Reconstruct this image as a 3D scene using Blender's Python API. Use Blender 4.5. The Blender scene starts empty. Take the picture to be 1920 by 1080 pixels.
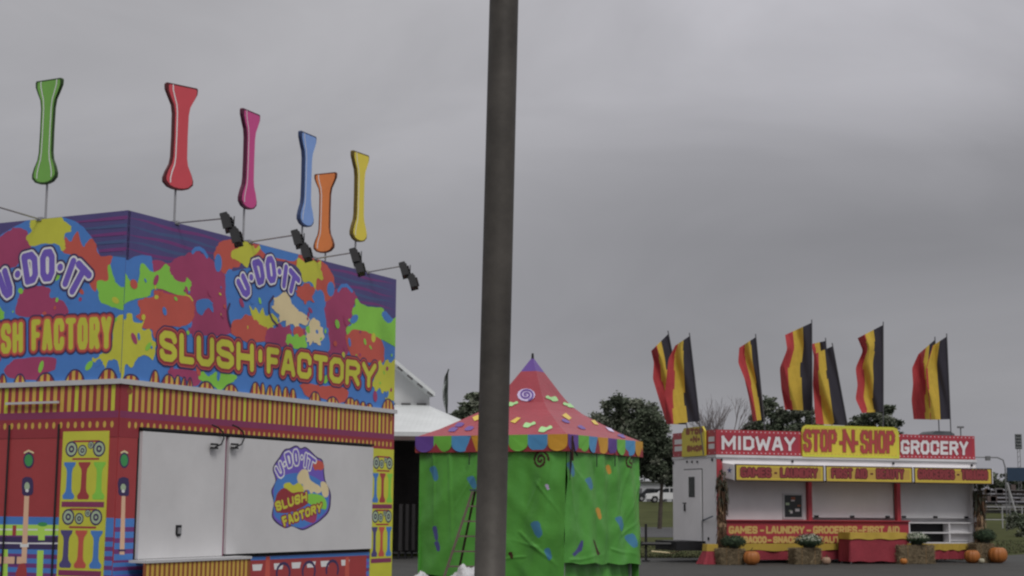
import bpy, math, random
import numpy as np
from mathutils import Vector, Matrix, noise
random.seed(7)
S = bpy.context.scene
COL = S.collection
# ------------------------------------------------------------------ camera
EYE = 1.5
FPX = 2900.0
PITCH = math.atan(410 / FPX)
ROLL = math.radians(0.45)
cam = bpy.data.cameras.new('camera'); cam_o = bpy.data.objects.new('camera', cam); COL.objects.link(cam_o)
cam.sensor_width = 36; cam.lens = FPX / 1920 * 36; cam.clip_end = 3000; cam.clip_start = 0.1
FWD = Vector((0, math.cos(PITCH), math.sin(PITCH)))
UP0 = Vector((0, -math.sin(PITCH), math.cos(PITCH))); RT0 = Vector((1, 0, 0))
RT = RT0 * math.cos(ROLL) + UP0 * math.sin(ROLL)
UP = UP0 * math.cos(ROLL) - RT0 * math.sin(ROLL)
CP = Vector((0, 0, EYE))
m3 = Matrix((RT, UP, -FWD)).transposed()
cam_o.matrix_world = Matrix.Translation(CP) @ m3.to_4x4()
S.camera = cam_o

# ------------------------------------------------------------------ sky and sun
SUN_EL, SUN_AZ = math.radians(50), math.radians(160)
w = bpy.data.worlds.new('World'); S.world = w; w.use_nodes = True
nt = w.node_tree; nt.nodes.clear()
N = nt.nodes.new; LK = nt.links.new
out = N('ShaderNodeOutputWorld'); bg = N('ShaderNodeBackground'); LK(bg.outputs[0], out.inputs[0])
sky = N('ShaderNodeTexSky'); sky.sky_type = 'NISHITA'; sky.sun_disc = False
sky.sun_elevation = SUN_EL; sky.sun_rotation = SUN_AZ
hs = N('ShaderNodeHueSaturation'); hs.inputs['Saturation'].default_value = 0.35; LK(sky.outputs[0], hs.inputs['Color'])
tc = N('ShaderNodeTexCoord'); sp = N('ShaderNodeSeparateXYZ'); LK(tc.outputs['Generated'], sp.inputs[0])
mp = N('ShaderNodeMapping'); mp.inputs['Scale'].default_value = (2.2, 2.2, 5.0); mp.inputs['Rotation'].default_value = (0, 0.12, 0)
LK(tc.outputs['Generated'], mp.inputs[0])
nz = N('ShaderNodeTexNoise'); nz.inputs['Distortion'].default_value = .5; nz.inputs['Scale'].default_value = 2.0; nz.inputs['Detail'].default_value = 5; nz.inputs['Roughness'].default_value = .5
LK(mp.outputs[0], nz.inputs['Vector'])
# overcast deck: brighter towards the zenith and towards the west, darker and bluer low in the east
el = N('ShaderNodeMapRange'); el.inputs[1].default_value = 0.0; el.inputs[2].default_value = 1.0; el.inputs[3].default_value = 0.0; el.inputs[4].default_value = 1.0
LK(sp.outputs['Z'], el.inputs[0])
er = N('ShaderNodeValToRGB'); LK(el.outputs[0], er.inputs[0])
cr = er.color_ramp
cr.elements[0].position = 0; cr.elements[0].color = (2.9, 2.88, 3.2, 1)
e = cr.elements.new(.07); e.color = (2.95, 2.9, 3.25, 1)
e = cr.elements.new(.15); e.color = (2.8, 2.76, 2.95, 1)
e = cr.elements.new(.22); e.color = (3.6, 3.55, 3.75, 1)
e = cr.elements.new(.32); e.color = (4.0, 3.94, 4.12, 1)
cr.elements[-1].position = 1; cr.elements[-1].color = (9.5, 9.4, 9.5, 1)
er2 = N('ShaderNodeValToRGB'); LK(el.outputs[0], er2.inputs[0]); c2 = er2.color_ramp
c2.elements[0].position = 0; c2.elements[0].color = (2.7, 2.68, 3.05, 1)
for p_, v_ in ((.07, 2.6), (.12, 2.3), (.17, 2.2), (.22, 2.75), (.26, 3.8), (.32, 4.7)): e = c2.elements.new(p_); e.color = (v_, v_ * .985, v_ * 1.055, 1)
c2.elements[-1].position = 1; c2.elements[-1].color = (9.5, 9.4, 9.5, 1)
em = N('ShaderNodeMix'); em.data_type = 'RGBA'; LK(er.outputs[0], em.inputs[6]); LK(er2.outputs[0], em.inputs[7])
ex_ = N('ShaderNodeMapRange'); ex_.interpolation_type = 'SMOOTHSTEP'; ex_.inputs[1].default_value = -.15; ex_.inputs[2].default_value = .16; LK(sp.outputs['X'], ex_.inputs[0]); LK(ex_.outputs[0], em.inputs[0])
nr = N('ShaderNodeMapRange'); nr.inputs[1].default_value = .3; nr.inputs[2].default_value = .7; nr.inputs[3].default_value = .86; nr.inputs[4].default_value = 1.14
LK(nz.outputs[0], nr.inputs[0])
xr = N('ShaderNodeMapRange'); xr.inputs[1].default_value = -.4; xr.inputs[2].default_value = .35; xr.inputs[3].default_value = 1.0; xr.inputs[4].default_value = 1.04
LK(sp.outputs['X'], xr.inputs[0])
mm = N('ShaderNodeMath'); mm.operation = 'MULTIPLY'; LK(nr.outputs[0], mm.inputs[0]); LK(xr.outputs[0], mm.inputs[1])
vm = N('ShaderNodeVectorMath'); vm.operation = 'SCALE'; LK(em.outputs[2], vm.inputs[0]); LK(mm.outputs[0], vm.inputs['Scale'])
mx = N('ShaderNodeMix'); mx.data_type = 'RGBA'; mx.inputs[0].default_value = .08
LK(vm.outputs[0], mx.inputs[6]); LK(hs.outputs[0], mx.inputs[7]); LK(mx.outputs[2], bg.inputs[0])
bg.inputs[1].default_value = 0.1
sl = bpy.data.lights.new('sun', 'SUN'); sl.energy = 1.3; sl.angle = math.radians(20); sl.color = (1, .97, .93)
so = bpy.data.objects.new('sun', sl); COL.objects.link(so)
sd = Vector((math.sin(SUN_AZ) * math.cos(SUN_EL), math.cos(SUN_AZ) * math.cos(SUN_EL), math.sin(SUN_EL)))
so.rotation_euler = sd.to_track_quat('Z', 'Y').to_euler()
S.view_settings.view_transform = 'Standard'; S.view_settings.look = 'None'
S.view_settings.exposure = 0.0; S.view_settings.gamma = 1; S.view_settings.use_curve_mapping = False
S.cycles.max_bounces = 5
S.cycles.filter_width = 2.3

# ------------------------------------------------------------------ geometry helpers
def ray(px, py):
    return (RT * ((px - 960) / FPX) + UP * (-(py - 540) / FPX) + FWD)
def at_y(px, py, Y):
    d = ray(px, py); return CP + d * (Y / d.y)
def proj(P):
    q = Vector(P) - CP; f = q.dot(FWD)
    return 960 + FPX * q.dot(RT) / f, 540 - FPX * q.dot(UP) / f
def terrain(y):
    t = min(1, max(0, (y - 124) / 80)); return 2.3 * t * t * (3 - 2 * t) + max(0, min(1, (y - 204) / 300)) * .5

class Face:
    """vertical plane through O, running along azimuth az, outward normal n"""
    def __init__(s, O, az, n):
        s.O = Vector(O); s.d = Vector((math.sin(az), math.cos(az), 0)); s.n = Vector(n).normalized()
    def uv(s, px, py, off=0):
        d = ray(px, py); t = (s.O + s.n * off - CP).dot(s.n) / d.dot(s.n); P = CP + d * t
        return ((P - s.O).dot(s.d), P.z)
    def W(s, u, v, off=0):
        p = s.O + s.d * u + s.n * off; return Vector((p.x, p.y, v))

def lin(c): return tuple(((x / 255) / 12.92 if x / 255 <= .04045 else ((x / 255 + .055) / 1.055) ** 2.4) for x in c)
MATS = {}
def mat(name, rgb, rough=.5, var=.08, scale=3.0, bump=0.0, metal=0.0, bscale=None, spec=.4):
    if name in MATS: return MATS[name]
    m = bpy.data.materials.new(name); m.use_nodes = True; nt = m.node_tree; b = nt.nodes['Principled BSDF']
    c = rgb
    b.inputs['Roughness'].default_value = rough; b.inputs['Metallic'].default_value = metal
    b.inputs['Specular IOR Level'].default_value = spec
    tc = nt.nodes.new('ShaderNodeTexCoord'); n = nt.nodes.new('ShaderNodeTexNoise'); n.inputs['Scale'].default_value = scale
    n.inputs['Detail'].default_value = 6; n.inputs['Roughness'].default_value = .65
    nt.links.new(tc.outputs['Object'], n.inputs['Vector'])
    r = nt.nodes.new('ShaderNodeMapRange'); r.inputs[1].default_value = .3; r.inputs[2].default_value = .7
    r.inputs[3].default_value = 1 - var; r.inputs[4].default_value = 1 + var
    nt.links.new(n.outputs[0], r.inputs[0])
    v = nt.nodes.new('ShaderNodeVectorMath'); v.operation = 'SCALE'; v.inputs[0].default_value = c[:3]
    nt.links.new(r.outputs[0], v.inputs['Scale']); nt.links.new(v.outputs[0], b.inputs['Base Color'])
    if bump:
        n2 = nt.nodes.new('ShaderNodeTexNoise'); n2.inputs['Scale'].default_value = bscale or scale * 6; n2.inputs['Detail'].default_value = 4
        nt.links.new(tc.outputs['Object'], n2.inputs['Vector'])
        bp = nt.nodes.new('ShaderNodeBump'); bp.inputs['Strength'].default_value = bump; bp.inputs['Distance'].default_value = .05
        nt.links.new(n2.outputs[0], bp.inputs['Height']); nt.links.new(bp.outputs[0], b.inputs['Normal'])
    MATS[name] = m; return m
KA = 2.25; DESAT = .1
def pm(name, rgb, k=None, **kw):      # paint whose colour was judged from the photograph
    k = k or KA; gv = sum(rgb) / 3; rgb = tuple(x + (gv - x) * DESAT for x in rgb)
    kw.setdefault('rough', .5); kw.setdefault('var', .05)
    return mat(name, tuple(min(.8, x * k) for x in lin(rgb)), **kw)

yellow = pm('yellow_paint', (146, 146, 40)); ydeep = pm('amber_paint', (150, 122, 48)); blue = pm('blue_paint', (48, 90, 148))
magenta = pm('magenta_paint', (122, 42, 74)); green = pm('green_paint', (98, 152, 48)); orange = pm('orange_red_paint', (146, 60, 50))
navy = pm('navy_paint', (56, 50, 92)); navy2 = pm('dark_stripe_paint', (84, 38, 88)); teal = pm('slate_paint', (48, 62, 98))
purple = pm('purple_paint', (80, 62, 140)); pinkw = pm('pale_pink_paint', (200, 180, 205)); outl = pm('dark_outline_paint', (44, 34, 66))
red = pm('red_paint', (122, 42, 44)); dred = pm('dark_red_paint', (110, 34, 40)); plum = pm('plum_paint', (98, 36, 66)); tan = pm('tan_paint', (182, 148, 112))
white = mat('white_enamel', (.64, .633, .638), .38, .07, .9, bump=.02); wtrim = mat('white_trim', (.55, .55, .56), .4, .06)
black = mat('black_metal', (.014, .014, .016), .5); steel = mat('galvanised_steel', (.36, .36, .37), .45, .1, metal=.5)
dgrey = mat('dark_gap', (.02, .02, .022), .8); brown = pm('brown_paint', (105, 55, 30)); peach = pm('peach_paint', (195, 130, 105))
greyp = pm('grey_green_paint', (120, 135, 110)); dgreen = pm('deep_green_paint', (44, 110, 60)); lime = pm('lime_paint', (130, 175, 60))
rubber = mat('tyre_rubber', (.02, .02, .02), .9)

class MB:
    def __init__(s): s.v = []; s.f = []; s.m = []; s.mi = []
    def mid(s, m):
        if m not in s.m: s.m.append(m)
        return s.m.index(m)
    def face(s, pts, m):
        k = len(s.v); s.v += [Vector(p) for p in pts]; s.f.append(list(range(k, k + len(pts)))); s.mi.append(s.mid(m))
    def slab(s, pts, off, m):
        """prism: outline pts swept by vector off"""
        off = Vector(off); k = len(s.v); n = len(pts); i = s.mid(m)
        s.v += [Vector(p) for p in pts] + [Vector(p) + off for p in pts]
        s.f.append(list(range(k, k + n))); s.f.append([k + n + j for j in reversed(range(n))]); s.mi += [i, i]
        for j in range(n):
            q = (j + 1) % n; s.f.append([k + j, k + n + j, k + n + q, k + q]); s.mi.append(i)
    def box(s, c, sz, m, rz=0, ax=None):
        c = Vector(c); R = ax or Matrix.Rotation(rz, 3, 'Z'); h = [x / 2 for x in sz]
        pts = [c + R @ Vector((a * h[0], b * h[1], -h[2])) for a, b in ((-1, -1), (1, -1), (1, 1), (-1, 1))]
        s.slab(pts, R @ Vector((0, 0, sz[2])), m)
    def tube(s, pts, r, m, n=8, cap=True):
        pts = [Vector(p) for p in pts]; rs = r if isinstance(r, (list, tuple)) else [r] * len(pts); k = len(s.v); i = s.mid(m)
        for j, p in enumerate(pts):
            t = (pts[min(j + 1, len(pts) - 1)] - pts[max(j - 1, 0)]).normalized()
            a = t.cross(Vector((0, 0, 1)) if abs(t.z) < .9 else Vector((1, 0, 0))).normalized(); b = t.cross(a)
            for q in range(n):
                th = 2 * math.pi * q / n; s.v.append(p + (a * math.cos(th) + b * math.sin(th)) * rs[j])
        for j in range(len(pts) - 1):
            for q in range(n):
                q2 = (q + 1) % n; s.f.append([k + j * n + q, k + j * n + q2, k + (j + 1) * n + q2, k + (j + 1) * n + q]); s.mi.append(i)
        if cap:
            s.f.append([k + q for q in range(n)]); s.f.append([k + (len(pts) - 1) * n + q for q in range(n)]); s.mi += [i, i]
    def grid(s, fn, nu, nv, m):
        """fn(a,b)->point for a,b in 0..1; m material or function(a,b)->material"""
        k = len(s.v)
        for j in range(nv + 1):
            for i in range(nu + 1): s.v.append(Vector(fn(i / nu, j / nv)))
        for j in range(nv):
            for i in range(nu):
                q = k + j * (nu + 1) + i; s.f.append([q, q + 1, q + nu + 2, q + nu + 1])
                s.mi.append(s.mid(m((i + .5) / nu, (j + .5) / nv) if callable(m) else m))
    def build(s, name, parent=None, smooth=False, loc=None):
        me = bpy.data.meshes.new(name); org = Vector((0, 0, 0)); p = parent
        if parent is not None and not getattr(s, 'local', False):
            org = Vector(parent['_w']) if '_w' in parent else Vector((0, 0, 0))
        if loc is not None: org = Vector(loc)
        me.from_pydata([tuple(v - org) for v in s.v], [], s.f)
        for m in s.m: me.materials.append(m)
        me.polygons.foreach_set('material_index', s.mi)
        if smooth: me.polygons.foreach_set('use_smooth', [True] * len(s.f))
        me.update()
        o = bpy.data.objects.new(name, me); COL.objects.link(o)
        if parent is not None: o.parent = parent; o['_w'] = tuple(org)
        elif loc is not None: o.location = loc; o['_w'] = tuple(org)
        return o
def _each(s, name, parent, smooth=False):
    par = list(range(len(s.v)))
    def fd(a):
        while par[a] != a: par[a] = par[par[a]]; a = par[a]
        return a
    for f in s.f:
        for q in f[1:]: par[fd(q)] = fd(f[0])
    comp = {}
    for f, mi in zip(s.f, s.mi): comp.setdefault(fd(f[0]), []).append((f, mi))
    for fs in comp.values():
        m = MB(); m.m = list(s.m); idx = {}
        for f, mi in fs:
            g_ = []
            for q in f:
                if q not in idx: idx[q] = len(m.v); m.v.append(s.v[q])
                g_.append(idx[q])
            m.f.append(g_); m.mi.append(mi)
        m.build(name, parent, smooth)
MB.each = _each
def thing(name, loc, label, cat, group=None):
    o = bpy.data.objects.new(name, None); COL.objects.link(o); o.location = loc; o['_w'] = tuple(loc); o.empty_display_size = .1
    return tag(o, label, cat, group)
def tag(o, label=None, cat=None, group=None, kind=None):
    if label: o['label'] = label
    if cat: o['category'] = cat
    if group: o['group'] = group
    if kind: o['kind'] = kind
    return o

# ---- curves, clipping and iso-contours for painted shapes
def smooth_closed(p, n=5):
    out = []; L = len(p)
    for i in range(L):
        p0, p1, p2, p3 = p[i - 1], p[i], p[(i + 1) % L], p[(i + 2) % L]
        for k in range(n):
            t = k / n
            out.append(tuple(.5 * (2 * p1[a] + (p2[a] - p0[a]) * t + (2 * p0[a] - 5 * p1[a] + 4 * p2[a] - p3[a]) * t * t + (3 * p1[a] - p0[a] - 3 * p2[a] + p3[a]) * t ** 3) for a in (0, 1)))
    return out
def clip(poly, R):
    for ax, lim, sg in ((0, R[0], 1), (0, R[1], -1), (1, R[2], 1), (1, R[3], -1)):
        o = []
        for i in range(len(poly)):
            a, b = poly[i - 1], poly[i]; ia = (a[ax] - lim) * sg >= 0; ib = (b[ax] - lim) * sg >= 0
            if ia != ib:
                t = (lim - a[ax]) / (b[ax] - a[ax]); o.append((a[0] + (b[0] - a[0]) * t, a[1] + (b[1] - a[1]) * t))
            if ib: o.append(b)
        poly = o
        if len(poly) < 3: return []
    return poly
def iso(lines, r, step, square=False):
    """filled cells of {distance to the polylines < r}"""
    segs = []
    for L in lines:
        for a, b in zip(L[:-1], L[1:]): segs.append((a[0], a[1], b[0], b[1]))
    A = np.array(segs); x0 = A[:, [0, 2]].min() - r - step; x1 = A[:, [0, 2]].max() + r + step
    z0 = A[:, [1, 3]].min() - r - step; z1 = A[:, [1, 3]].max() + r + step
    nx = int((x1 - x0) / step) + 2; nz = int((z1 - z0) / step) + 2
    X, Z = np.meshgrid(x0 + np.arange(nx) * step, z0 + np.arange(nz) * step)
    D = np.full(X.shape, 1e9)
    for a0, a1, b0, b1 in segs:
        L = math.hypot(b0 - a0, b1 - a1)
        if L < 1e-9:
            D = np.minimum(D, np.hypot(X - a0, Z - a1)); continue
        tx, tz = (b0 - a0) / L, (b1 - a1) / L; t = (X - a0) * tx + (Z - a1) * tz; pp = np.abs(-(X - a0) * tz + (Z - a1) * tx)
        ex = np.maximum(np.maximum(-t, t - L), 0)
        D = np.minimum(D, np.maximum(pp, ex) if square else np.hypot(pp, ex))
    F = r - D; polys = []; ins = F > 0
    full = ins[:-1, :-1] & ins[1:, :-1] & ins[:-1, 1:] & ins[1:, 1:]; some = (ins[:-1, :-1] | ins[1:, :-1] | ins[:-1, 1:] | ins[1:, 1:]) & ~full
    for j in range(nz - 1):
        row = full[j]
        if row.any():
            i = 0
            while i < nx - 1:
                if row[i]:
                    k = i
                    while k < nx - 1 and row[k]: k += 1
                    xa, xb, za = x0 + i * step, x0 + k * step, z0 + j * step
                    polys.append([(xa, za), (xb, za), (xb, za + step), (xa, za + step)]); i = k
                else: i += 1
        for i in np.nonzero(some[j])[0]:
            c = [(i, j), (i + 1, j), (i + 1, j + 1), (i, j + 1)]; fv = [F[b, a] for a, b in c]; o = []
            for k in range(4):
                a, b = c[k], c[(k + 1) % 4]; fa, fb = fv[k], fv[(k + 1) % 4]
                if fa > 0: o.append((x0 + a[0] * step, z0 + a[1] * step))
                if (fa > 0) != (fb > 0):
                    t = fa / (fa - fb); o.append((x0 + (a[0] + (b[0] - a[0]) * t) * step, z0 + (a[1] + (b[1] - a[1]) * t) * step))
            if len(o) >= 3: polys.append(o)
    return polys
GL = {
 'A': [[(0, 0), (.38, 1), (.62, 1), (1, 0)], [(.16, .3), (.84, .3)]],
 'B': [[(0, 0), (0, 1), (.75, 1), (1, .88), (1, .65), (.8, .53), (0, .53)], [(.8, .53), (1, .4), (1, .14), (.8, 0), (0, 0)]],
 'C': [[(1, .7), (1, .85), (.8, 1), (.2, 1), (0, .85), (0, .15), (.2, 0), (.8, 0), (1, .15), (1, .3)]],
 'D': [[(0, 0), (0, 1), (.7, 1), (1, .8), (1, .2), (.7, 0), (0, 0)]],
 'E': [[(1, 1), (0, 1), (0, 0), (1, 0)], [(0, .5), (.85, .5)]],
 'F': [[(1, 1), (0, 1), (0, 0)], [(0, .5), (.85, .5)]],
 'G': [[(1, .84), (.8, 1), (.2, 1), (0, .85), (0, .15), (.2, 0), (.8, 0), (1, .15), (1, .4), (.6, .4)]],
 'H': [[(0, 0), (0, 1)], [(1, 0), (1, 1)], [(0, .5), (1, .5)]],
 'I': [[(.5, 0), (.5, 1)]],
 'K': [[(0, 0), (0, 1)], [(1, 1), (.05, .48), (1, 0)]],
 'L': [[(0, 1), (0, 0), (1, 0)]],
 'M': [[(0, 0), (0, 1), (.5, .3), (1, 1), (1, 0)]],
 'N': [[(0, 0), (0, 1), (1, 0), (1, 1)]],
 'O': [[(.25, 0), (.75, 0), (1, .2), (1, .8), (.75, 1), (.25, 1), (0, .8), (0, .2), (.25, 0)]],
 'P': [[(0, 0), (0, 1), (.75, 1), (1, .85), (1, .6), (.75, .45), (0, .45)]],
 'R': [[(0, 0), (0, 1), (.75, 1), (1, .85), (1, .62), (.75, .48), (0, .48)], [(.55, .48), (1, 0)]],
 'S': [[(1, .78), (.9, .95), (.7, 1), (.25, 1), (0, .85), (0, .66), (.2, .54), (.8, .46), (1, .32), (1, .15), (.75, 0), (.25, 0), (.05, .08), (0, .22)]],
 'T': [[(0, 1), (1, 1)], [(.5, 0), (.5, 1)]],
 'U': [[(0, 1), (0, .2), (.25, 0), (.75, 0), (1, .2), (1, 1)]],
 'W': [[(0, 1), (.22, 0), (.5, .75), (.78, 0), (1, 1)]],
 'Y': [[(0, 1), (.5, .45), (1, 1)], [(.5, .45), (.5, 0)]],
 '-': [[(.1, .42), (.9, .42)]], '.': [[(.5, .45), (.5, .5)]], "'": [[(.5, .35), (.5, .85)]],
}
WD = {'I': .42, 'M': 1.3, 'W': 1.4, '-': .6, '.': .5, ' ': .55, "'": .5, 'L': .85, 'F': .88, 'E': .9}
def word(text, TL, TR, BR, BL, gap=.14):
    tot = sum(WD.get(c, 1) for c in text) + gap * (len(text) - 1); x = 0; out = []
    l2 = lambda a, b, t: (a[0] + (b[0] - a[0]) * t, a[1] + (b[1] - a[1]) * t)
    for c in text:
        w_ = WD.get(c, 1)
        if c != ' ': out.append((c, l2(TL, TR, x / tot), l2(TL, TR, (x + w_) / tot), l2(BL, BR, (x + w_) / tot), l2(BL, BR, x / tot)))
        x += w_ + gap
    return out
class Paint:
    """flat painted shapes on a Face; every layer lies 3 mm above the one below"""
    def __init__(s, face, mb, off, rect, fn=None):
        s.F = face; s.mb = mb; s.off = off; s.R = rect; s.k = 0; s.fn = fn or (lambda x, y: face.uv(x, y, off))
    def layer(s): s.k += 1; return s.off + .00016 * s.k
    def put(s, poly, m, o):
        poly = clip(poly, s.R) if s.R else poly
        if len(poly) >= 3: s.mb.face([s.F.W(u, v, o) for u, v in poly], m)
    def shape(s, pts, m, smooth=True, rag=None):
        if smooth:
            pts = smooth_closed(pts)
            if rag is None: rag = 1.6 if m in (yellow, green, orange, magenta) else .7
            cx = sum(p[0] for p in pts) / len(pts); cy = sum(p[1] for p in pts) / len(pts); o = []
            for x, y in pts:
                d = math.hypot(x - cx, y - cy) or 1; n_ = noise.noise(Vector((x * .16, y * .16, len(pts)))) + .8 * max(0, noise.noise(Vector((x * .4, y * .4, 3.3))) - .1) * 2
                o.append((x + (x - cx) / d * rag * n_ * 1.6, y + (y - cy) / d * rag * n_ * 1.6))
            pts = o
        s.put([s.fn(*p) for p in pts], m, s.layer())
    def uvpoly(s, pts, m, o=None): s.put(pts, m, o or s.layer())
    def oval(s, c, rx, ry, m):
        s.shape([(c[0] + rx * math.cos(a * math.pi / 8), c[1] + ry * math.sin(a * math.pi / 8)) for a in range(16)], m, False)
    def ring(s, c, rx, ry, m, m2, f=.6): s.oval(c, rx, ry, m); s.oval(c, rx * f, ry * f, m2)
    def strokes(s, lines, r, m, step, square=False, o=None):
        o = o or s.layer()
        for p in iso(lines, r, step, square): s.put(p, m, o)
    def stroke_px(s, pts, r, m, step=.02): s.strokes([[s.fn(*p) for p in pts]], r, m, step)
    def text(s, quads, r, layers, step, square=False):
        """quads: (char, TL, TR, BR, BL) in the Paint's input space; layers: (extra radius, material)"""
        L = []
        for c, TL, TR, BR, BL in quads:
            TL, TR, BR, BL = [s.fn(*q) for q in (TL, TR, BR, BL)]
            wd = math.hypot(TR[0] - TL[0], TR[1] - TL[1]); ht = math.hypot(TL[0] - BL[0], TL[1] - BL[1])
            fx = min(.45, r / wd); fz = min(.45, r / ht)
            for g in GL[c]:
                o = []
                for a, b in g:
                    a = fx + (1 - 2 * fx) * a; b = fz + (1 - 2 * fz) * b
                    o.append(tuple((BL[k] * (1 - a) + BR[k] * a) * (1 - b) + (TL[k] * (1 - a) + TR[k] * a) * b for k in (0, 1)))
                L.append(o)
        for ex, m in layers: s.strokes(L, r + ex, m, step, square)

exec_parts = []
# ================================================================== ground
asphalt = mat('asphalt', (.046, .0455, .043), .85, .22, .6, bump=.25, bscale=40)
grass_m = mat('grass_ground', (.06, .066, .026), .95, .3, .25, bump=.5, bscale=6, spec=0.05)
roadm = mat('old_road_asphalt', (.06, .06, .062), .9, .15, .3)
g = MB()
ys = [-30, 0, 46, 90, 124, 130, 140, 150, 160, 170, 180, 190, 204, 260, 400, 700, 1400, 2600]
for a, b in zip(ys[:-1], ys[1:]):
    xa, xb = 200 + abs(a) * 1.0, 200 + abs(b) * 1.0
    g.face([(-xa, a, terrain(a)), (xa, a, terrain(a)), (xb, b, terrain(b)), (-xb, b, terrain(b))], grass_m)
tag(g.build('ground'), kind='structure')
g = MB(); g.face([(-90, -25, .004), (90, -25, .004), (90, 112, .004), (40, 86, .004), (21.8, 62, .004), (18.9, 56, .004), (14.5, 49.5, .004), (3, 47, .004), (-90, 47, .004)], asphalt)
tag(g.build('parking_lot'), kind='structure')
g = MB(); g.face([(-150, 80, .012), (22, 80, .012), (26, 90, .012), (26, 110, .012), (20, 121, .012), (-150, 121, .012)], roadm)
tag(g.build('road'), kind='structure')
# edge kerb strip of rough grass along the lot
gm = MB(); gcol = [mat('grass_blade', (.045, .055, .022), .9, .3), mat('dry_grass_blade', (.075, .07, .035), .9, .3)]
for i in range(9000):
    if i % 3: x = random.uniform(-2, 14); y = 47.3 + random.random() ** 2 * 18
    else: x = random.uniform(15.5, 27); y = 51.3 + (x - 15.5) * 1.72 + random.random() ** 1.5 * 22
    if 1 < y < 79:
        h = random.uniform(.03, .09); a = random.uniform(0, 6.28); wv = .03
        if y < 47.2: continue
        gm.face([(x - wv * math.cos(a), y - wv * math.sin(a), 0), (x + wv * math.cos(a), y + wv * math.sin(a), 0), (x + random.uniform(-.04, .04), y, h)], gcol[random.random() < .35])
tag(gm.build('grass'), 'short rough grass along the edge of the asphalt', 'grass', kind='stuff')

# ================================================================== slush trailer
AZ = math.radians(26.8)
D0 = 20.0
C0 = at_y(226, 716, D0); C0 = Vector((C0.x, C0.y, 0))
dR = Vector((math.sin(AZ), math.cos(AZ), 0)); nR = Vector((math.cos(AZ), -math.sin(AZ), 0)); dL = -nR; nL = -dR
FR = Face(C0, AZ, nR)
FL = Face(C0, AZ - math.pi / 2, nL)
zt = FR.uv(236, 393)[1]; zm = (FR.uv(226, 716)[1] + FR.uv(741, 771)[1]) / 2
LR = FR.uv(740, 700)[0]; LL = 3.0
zp = (FR.uv(228, 779)[1] + FR.uv(741, 821)[1]) / 2
print('slush zt %.2f zm %.2f zp %.2f LR %.2f' % (zt, zm, zp, LR), FR.uv(738, 520), 'door edge', FL.uv(0, 900))
TR_ = thing('concession_trailer', C0, 'large slush stand trailer covered in paint-splat murals and yellow and red stripes', 'trailer')
def B(a, b, z): return C0 + dR * a + dL * b + Vector((0, 0, z))
def blk(mb, a0, a1, b0, b1, z0, z1, m):
    mb.slab([B(a0, b0, z0), B(a1, b0, z0), B(a1, b1, z0), B(a0, b1, z0)], (0, 0, z1 - z0), m)
bm = MB(); blk(bm, 0, LR, 0, LL, .25, zm, red); blk(bm, .05, LR - .05, .05, LL - .05, zm, zm + .04, wtrim)
zb = zm + .45
bm.build('body', TR_)
bm = MB(); blk(bm, .06, LR - .06, .06, .1, zm + .04, zt - .02, navy); blk(bm, .06, LR - .06, LL - .1, LL - .06, zm + .04, zt - 1.1, navy)
blk(bm, LR - .1, LR - .06, .1, LL - .1, zm + .04, zt - 1.1, navy); blk(bm, .06, .1, .1, LL - .1, zm + .04, zt - .02, navy)
bm.build('parapet_frame', TR_)
# --- roof-line sign on the long face
sb = MB(); sb.slab([FR.W(0, zm, -.055), FR.W(LR, zm, -.055), FR.W(LR, zt, -.055), FR.W(0, zt, -.055)], nR * .055, navy)
P = Paint(FR, sb, 0, (0.002, LR - .002, zm + .03, zt - .004))
o1 = P.layer()
for k in range(7):                       # dark horizontal streaks under the top edge
    v0 = zt - .1 - .105 * k
    for (u0, u1) in ((0, 2.4 - .12 * k), (4.55 + .1 * k, LR)):
        n_ = 18; up = []; dn = []
        for i in range(n_ + 1):
            u = u0 + (u1 - u0) * i / n_; wv = .012 * math.sin(u * 5 + k * 2); h = .028 * math.sin(math.pi * min(1, max(0, (i + .5) / n_)))
            up.append((u, v0 + wv + h)); dn.append((u, v0 + wv - h * .7))
        P.uvpoly(up + dn[::-1], navy2 if k % 2 == 0 else teal, o1)
def PX(s): return [tuple(float(v) for v in q.split(',')) for q in s.split()]
P.shape(PX('215,483 225,483 240,488 252,481 266,478 284,480 288,500 330,500 420,512 500,500 640,560 700,590 750,600 750,800 215,740'), blue, False)
P.shape(PX('287,489 300,488 316,494 330,484 346,479 366,471 384,478 398,488 416,505 434,560 438,622 362,628 353,600 355,560 300,552 288,505'), magenta)
P.shape(PX('608,580 622,552 640,538 655,541 668,556 662,580 656,612 648,668 600,660 604,610'), magenta)
P.shape(PX('402,478 406,462 418,452 440,449 470,455 500,462 560,474 600,488 618,505 628,530 624,550 612,566 596,548 560,500 500,486 460,482 448,500 436,502 428,514 416,510 407,497'), orange)
P.shape(PX('486,461 500,459 530,466 558,474 552,489 530,486 500,478'), blue)
P.shape(PX('426,516 440,508 500,500 570,520 592,540 606,575 612,610 612,662 520,660 440,622 424,560'), blue)
for c, rx, ry in (((409, 493), 7, 17), ((431, 525), 9, 21), ((600, 564), 9, 21), ((620, 542), 7, 14)): P.oval(c, rx, ry, blue)
P.stroke_px([(361, 473), (366, 467), (374, 466), (382, 471), (388, 481)], .03, blue)
P.stroke_px([(634, 545), (640, 536), (650, 535), (660, 546)], .03, blue)
P.shape(PX('433,482 436,470 446,465 455,452 466,456 478,466 485,460 488,466 478,478 470,482 467,494 461,502 455,494 444,488'), yellow)
P.shape(PX('556,493 560,484 572,491 588,489 596,493 602,487 602,500 603,524 594,522 591,545 584,529 569,528 564,512'), yellow)
P.shape(PX('368,567 380,560 395,564 400,586 389,577 378,591 368,582'), blue)
P.shape(PX('652,612 662,607 668,620 674,640 662,634 650,628'), blue)
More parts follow.
